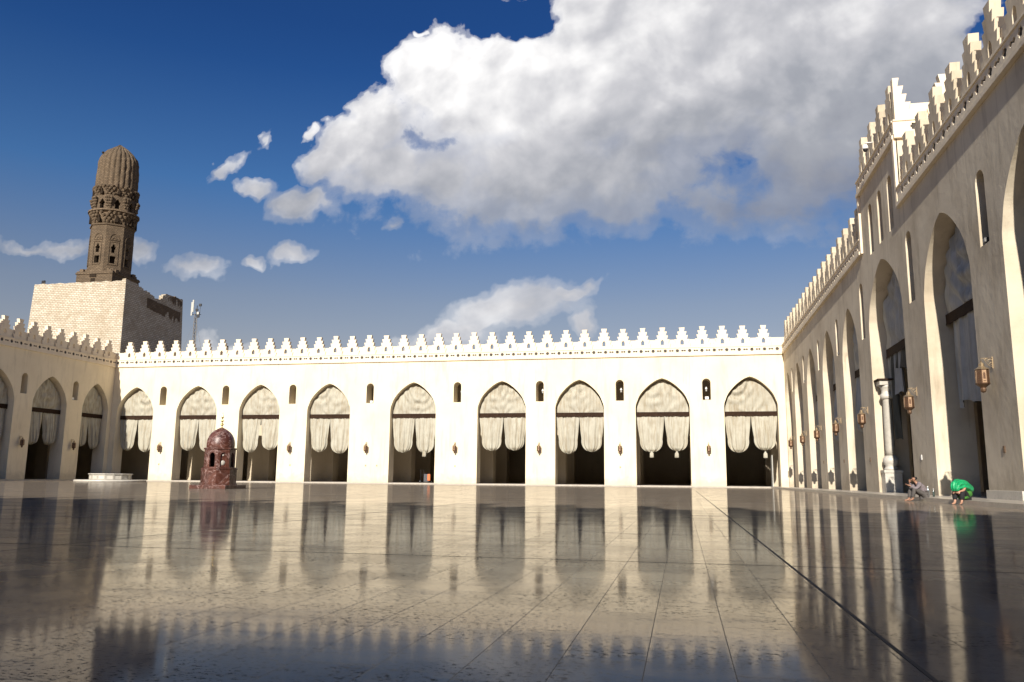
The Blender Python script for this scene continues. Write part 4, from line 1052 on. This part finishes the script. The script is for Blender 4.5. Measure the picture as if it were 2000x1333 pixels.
def loft(name, secs, m, parent, seed, amp, nf):
    """cloth over a bent back: sections (x, z, half width, half height, tilt)"""
    bmx = bmesh.new(); S = catmull([(a, b) for a, b, *_ in secs], 6); W = catmull([(c, d) for _, _, c, d, *_ in secs], 6); T = catmull([(e, 0) for *_, e in secs], 6); rings = []; n = 40
    for i, ((x, z), (hw, hh), (ti, _)) in enumerate(zip(S, W, T)):
        ring = []
        for k in range(n):
            a = 2*pi*k/n; f_ = amp*(sin(a*nf+seed+2*noise.noise(Vector((x*5, a, seed))))+.8*noise.noise(Vector((cos(a)*2, sin(a)*2+x*7, seed))))
            r = 1+f_/max(hw, .05); y = hw*cos(a)*r; q = hh*sin(a)*r
            ring.append(bmx.verts.new((x+q*sin(ti), y, z+q*cos(ti))))
        rings.append(ring)
    for A_, B_ in zip(rings, rings[1:]):
        for k in range(n): bmx.faces.new((A_[k], A_[(k+1) % n], B_[(k+1) % n], B_[k]))
    bmx.faces.new(rings[0]); bmx.faces.new(rings[-1])
    me = smooth(bm2me(bmx)); return put(name, me, m, parent)
loft('shawl', [(-.19, .34, .08, .03, -1.3), (-.185, .39, .17, .08, -1.2), (-.13, .455, .215, .12, -.9), (-.02, .515, .23, .15, -.6), (.12, .565, .235, .17, -.35), (.25, .585, .215, .175, -.1), (.36, .585, .18, .175, .15), (.45, .57, .15, .165, .4), (.52, .54, .13, .14, .75), (.56, .47, .115, .09, 1.2), (.57, .41, .08, .03, 1.5)], M_GREEN, gp, 5, .024, 9)
loft('tunic', [(-.19, .27, .04, .03, 0), (-.175, .28, .15, .10, 0), (-.10, .31, .19, .175, 0), (0, .31, .20, .17, 0), (.10, .28, .185, .13, 0), (.17, .25, .16, .09, 0), (.20, .25, .06, .03, 0)], M_GREEN2, gp, 6, .012, 6)

# ------------------------------------------------------------------ world: sky and clouds (in world directions)
w = bpy.data.worlds.new('World'); sc.world = w; w.use_nodes = True; nt = w.node_tree; nt.nodes.clear()
out = N(nt, 'ShaderNodeOutputWorld'); bg = N(nt, 'ShaderNodeBackground'); L(nt, bg.outputs[0], out.inputs[0])
sky = N(nt, 'ShaderNodeTexSky', sky_type='NISHITA', sun_disc=False)
elev = math.asin(-SUN.z); sky.sun_elevation = elev; sky.sun_rotation = atan2(-SUN.x, -SUN.y)
sky.altitude = 50; sky.air_density = 1.0; sky.dust_density = 1.2; sky.ozone_density = 3.0
SKYS = .085
def uv(px, py):
    d = FW*F+RT*(px-1000)-UP*(py-666.5); return (d.x/d.y, d.z/d.y)
tc = N(nt, 'ShaderNodeTexCoord'); sx = N(nt, 'ShaderNodeSeparateXYZ'); L(nt, tc.outputs['Generated'], sx.inputs[0])
ay = mth(nt, 'MAXIMUM', mth(nt, 'ABSOLUTE', sx.outputs[1]), .05)
cu = N(nt, 'ShaderNodeCombineXYZ'); L(nt, mth(nt, 'DIVIDE', sx.outputs[0], ay), cu.inputs[0]); L(nt, mth(nt, 'DIVIDE', sx.outputs[2], ay), cu.inputs[1]); L(nt, mth(nt, 'MULTIPLY', mth(nt, 'LESS_THAN', sx.outputs[1], 0), 5.), cu.inputs[2])
P0 = cu.outputs[0]
# (px, py, rx, ry, rotation deg, weight) measured as directions in the sky
BL = [(1340, 150, 520, 190, -6, 1.0), (1000, 170, 240, 110, -8, 1.0), (860, 150, 110, 90, 0, .95), (1500, 300, 400, 165, 6, .9), (1100, 330, 400, 140, -4, .9), (1750, 180, 420, 170, 0, .8), (1250, 20, 260, 90, 0, 1.0),
      (700, 260, 100, 60, -30, 1.0), (770, 330, 140, 70, 18, .95), (850, 350, 130, 75, 15, .9), (640, 300, 60, 36, -15, .9),
      (495, 357, 55, 24, 5, .85), (590, 385, 85, 38, -4, .9), (630, 372, 40, 30, 0, .9), (440, 322, 42, 17, -35, .62), (515, 275, 30, 12, -50, .38), (602, 252, 20, 11, -30, .58), (565, 487, 52, 22, 0, .85), (490, 498, 30, 11, 0, .62), (760, 455, 24, 18, 0, .5),
      (140, 478, 62, 24, 5, .82), (270, 492, 44, 30, 5, .85), (378, 520, 62, 28, 0, .85), (50, 480, 80, 12, 0, .5),
      (1010, 590, 140, 52, -12, 1.0), (930, 645, 120, 34, -10, .72), (1110, 560, 70, 20, -8, .92), (1130, 632, 28, 40, 12, .78), (880, 665, 130, 30, 0, .72), (440, 668, 70, 17, 0, .7), (320, 690, 60, 16, 0, .5), (1600, 80, 330, 120, 0, .9), (825, 65, 14, 8, 20, .6)]
HOLES = [(1440, 318, 120, 60, 0, .46), (1015, 40, 90, 34, -10, .75), (2000, 60, 90, 60, 0, .5)]
PXU = (uv(1001, 400)[0]-uv(999, 400)[0])/2
def shapes(P):
    acc = None
    for (px, py, rx, ry, rot, wt) in BL:
        c = uv(px, py); k = (uv(px+10, py)[0]-uv(px-10, py)[0])/20; kv = -(uv(px, py+10)[1]-uv(px, py-10)[1])/20
        m = N(nt, 'ShaderNodeMapping', vector_type='TEXTURE'); m.inputs['Location'].default_value = (c[0], c[1], 0)
        m.inputs['Rotation'].default_value = (0, 0, -radians(rot)); m.inputs['Scale'].default_value = (rx*k*1.25, ry*kv*1.25, 1.)
        L(nt, P, m.inputs[0]); ln = N(nt, 'ShaderNodeVectorMath', operation='LENGTH'); L(nt, m.outputs[0], ln.inputs[0])
        v = mth(nt, 'MULTIPLY', mth(nt, 'SUBTRACT', 1., ln.outputs['Value']), wt)
        acc = v if acc is None else mth(nt, 'SMOOTH_MAX', acc, v, .12)
    for (px, py, rx, ry, rot, wt) in HOLES:
        c = uv(px, py); k = (uv(px+10, py)[0]-uv(px-10, py)[0])/20; kv = -(uv(px, py+10)[1]-uv(px, py-10)[1])/20
        m = N(nt, 'ShaderNodeMapping', vector_type='TEXTURE'); m.inputs['Location'].default_value = (c[0], c[1], 0)
        m.inputs['Rotation'].default_value = (0, 0, -radians(rot)); m.inputs['Scale'].default_value = (rx*k*1.3, ry*kv*1.3, 1.)
        L(nt, P, m.inputs[0]); ln = N(nt, 'ShaderNodeVectorMath', operation='LENGTH'); L(nt, m.outputs[0], ln.inputs[0])
        v = mth(nt, 'MULTIPLY', mth(nt, 'SUBTRACT', 1., ln.outputs['Value'], clamp=True), wt*1.1)
        acc = mth(nt, 'SUBTRACT', acc, v)
    return acc
def lumps(P):
    # billowing noise: large lumps plus fine cauliflower edges
    n1 = noi(nt, P, 5.5, 3, .5, .3); n2 = noi(nt, P, 17, 8, .62, .25)
    vo = N(nt, 'ShaderNodeTexVoronoi', feature='SMOOTH_F1', i={'Scale': 26., 'Smoothness': .6, 'Detail': 2.}); L(nt, P, vo.inputs['Vector'])
    nn = mth(nt, 'ADD', mth(nt, 'MULTIPLY', mth(nt, 'SUBTRACT', n1, .5), .9), mth(nt, 'MULTIPLY', mth(nt, 'SUBTRACT', n2, .5), 1.15))
    nn = mth(nt, 'ADD', nn, mth(nt, 'MULTIPLY', mth(nt, 'SUBTRACT', .42, vo.outputs['Distance']), .22))
    return mth(nt, 'MULTIPLY', nn, .60), n1, vo.outputs['Distance']
wv = N(nt, 'ShaderNodeTexNoise', i={'Scale': 9., 'Detail': 4., 'Roughness': .6}); L(nt, P0, wv.inputs['Vector'])
w1 = N(nt, 'ShaderNodeVectorMath', operation='MULTIPLY_ADD'); L(nt, wv.outputs['Color'], w1.inputs[0]); w1.inputs[1].default_value = (.11, .10, 0); w1.inputs[2].default_value = (-.055, -.05, 0)
w2 = N(nt, 'ShaderNodeVectorMath', operation='ADD'); L(nt, P0, w2.inputs[0]); L(nt, w1.outputs[0], w2.inputs[1])
acc = shapes(w2.outputs[0])
g0, n1, vd = lumps(P0); dl = N(nt, 'ShaderNodeVectorMath', operation='ADD'); L(nt, P0, dl.inputs[0]); dl.inputs[1].default_value = (-.012, .022, 0)
qa = noi(nt, P0, 8, 5, .52, .2); qb = noi(nt, dl.outputs[0], 8, 5, .52, .2)
F0 = mth(nt, 'ADD', acc, g0)
su = N(nt, 'ShaderNodeSeparateXYZ'); L(nt, P0, su.inputs[0])
vv = su.outputs[1]; vtop = uv(1000, 60)[1]; vbig = uv(1100, 420)[1]; vlow = uv(1000, 690)[1]
hh_ = N(nt, 'ShaderNodeMapRange'); L(nt, vv, hh_.inputs[0]); hh_.inputs[1].default_value = vbig-.02; hh_.inputs[2].default_value = vbig+.16
soft = mth(nt, 'ADD', .85, mth(nt, 'MULTIPLY', hh_.outputs[0], -.53))           # bases fade out, tops are crisp
al = mth(nt, 'DIVIDE', mth(nt, 'SUBTRACT', F0, .05), soft, clamp=True)
alpha = ramp(nt, al, [(0, 0), (.2, .30), (.5, .82), (1., 1.)], 'EASE')
alpha = mth(nt, 'MULTIPLY', alpha, mth(nt, 'SUBTRACT', 1., mth(nt, 'MULTIPLY', mth(nt, 'LESS_THAN', sx.outputs[1], 0), .7)))
lit = mth(nt, 'MULTIPLY', mth(nt, 'SUBTRACT', qa, qb), 1.1)
hl = N(nt, 'ShaderNodeMapRange'); L(nt, vv, hl.inputs[0]); hl.inputs[1].default_value = vbig-.01; hl.inputs[2].default_value = uv(1000, 130)[1]; hl.inputs[3].default_value = .26; hl.inputs[4].default_value = .87
lit = mth(nt, 'ADD', lit, hl.outputs[0])
lit = mth(nt, 'ADD', lit, mth(nt, 'MULTIPLY', mth(nt, 'SUBTRACT', .40, vd), mth(nt, 'MULTIPLY', hh_.outputs[0], .16)))
lw = N(nt, 'ShaderNodeMapRange'); L(nt, vv, lw.inputs[0]); lw.inputs[1].default_value = vbig-.015; lw.inputs[2].default_value = vbig-.06; lw.inputs[3].default_value = 0; lw.inputs[4].default_value = .34
lit = mth(nt, 'ADD', lit, lw.outputs[0])
# the bank is brightest towards its sunlit left shoulder, greyer to the right
hr = N(nt, 'ShaderNodeMapRange'); L(nt, su.outputs[0], hr.inputs[0]); hr.inputs[1].default_value = uv(950, 200)[0]; hr.inputs[2].default_value = uv(1750, 200)[0]; hr.inputs[3].default_value = .12; hr.inputs[4].default_value = -.28
lit = mth(nt, 'ADD', lit, hr.outputs[0])
lit = mth(nt, 'ADD', lit, mth(nt, 'MULTIPLY', mth(nt, 'SUBTRACT', n1, .5), .75))
lit = mth(nt, 'ADD', lit, ramp(nt, F0, [(.05, .16), (.5, .0)]), clamp=True)
ccol = ramp(nt, lit, [(0., (.175, .185, .22)), (.35, (.25, .26, .29)), (.65, (.40, .40, .42)), (.85, (.56, .555, .56)), (1., (.68, .67, .665))])
tint = N(nt, 'ShaderNodeMapRange'); L(nt, sx.outputs[2], tint.inputs[0]); tint.inputs[1].default_value = .05; tint.inputs[2].default_value = .5
tc_ = ramp(nt, tint.outputs[0], [(0, (1.0, .62, .45)), (.35, (.74, .59, .55)), (.62, (.31, .50, .69)), (.9, (.135, .32, .585)), (1., (.115, .285, .55))])
skyc = N(nt, 'ShaderNodeMix', data_type='RGBA', blend_type='MULTIPLY'); skyc.inputs[0].default_value = 1
L(nt, sky.outputs[0], skyc.inputs[6]); L(nt, tc_, skyc.inputs[7])
ml = N(nt, 'ShaderNodeVectorMath', operation='SCALE'); ml.inputs['Scale'].default_value = SKYS; L(nt, skyc.outputs[2], ml.inputs[0])
fin = mix(nt, alpha, ml.outputs[0], ccol)
L(nt, fin, bg.inputs[0]); bg.inputs[1].default_value = 1.0
try: w.cycles.sampling_method = 'MANUAL'; w.cycles.sample_map_resolution = 512
except Exception: pass

sl = bpy.data.lights.new('sun', 'SUN'); sl.energy = 4.6; sl.angle = radians(.53); sl.color = (1., .93, .83)
so = bpy.data.objects.new('sun', sl); C.objects.link(so); so.rotation_euler = SUN.to_track_quat('-Z', 'Y').to_euler(); so.location = (0, -20, 60)

cam = bpy.data.cameras.new('camera'); co = bpy.data.objects.new('camera', cam); C.objects.link(co)
cam.sensor_width = 36; cam.lens = F/2000*36; cam.clip_end = 5000; cam.clip_start = .05
mw = Matrix.Identity(4)
for i in range(3): mw[i][0] = RT[i]; mw[i][1] = UP[i]; mw[i][2] = -FW[i]
mw.translation = (0, 0, CAMH); co.matrix_world = mw; sc.camera = co
sc.cycles.max_bounces = 7; sc.cycles.diffuse_bounces = 4; sc.cycles.glossy_bounces = 3; sc.cycles.transmission_bounces = 2
sc.view_settings.view_transform = 'Standard'; sc.view_settings.look = 'None'; sc.view_settings.exposure = 0.65; sc.view_settings.gamma = 1
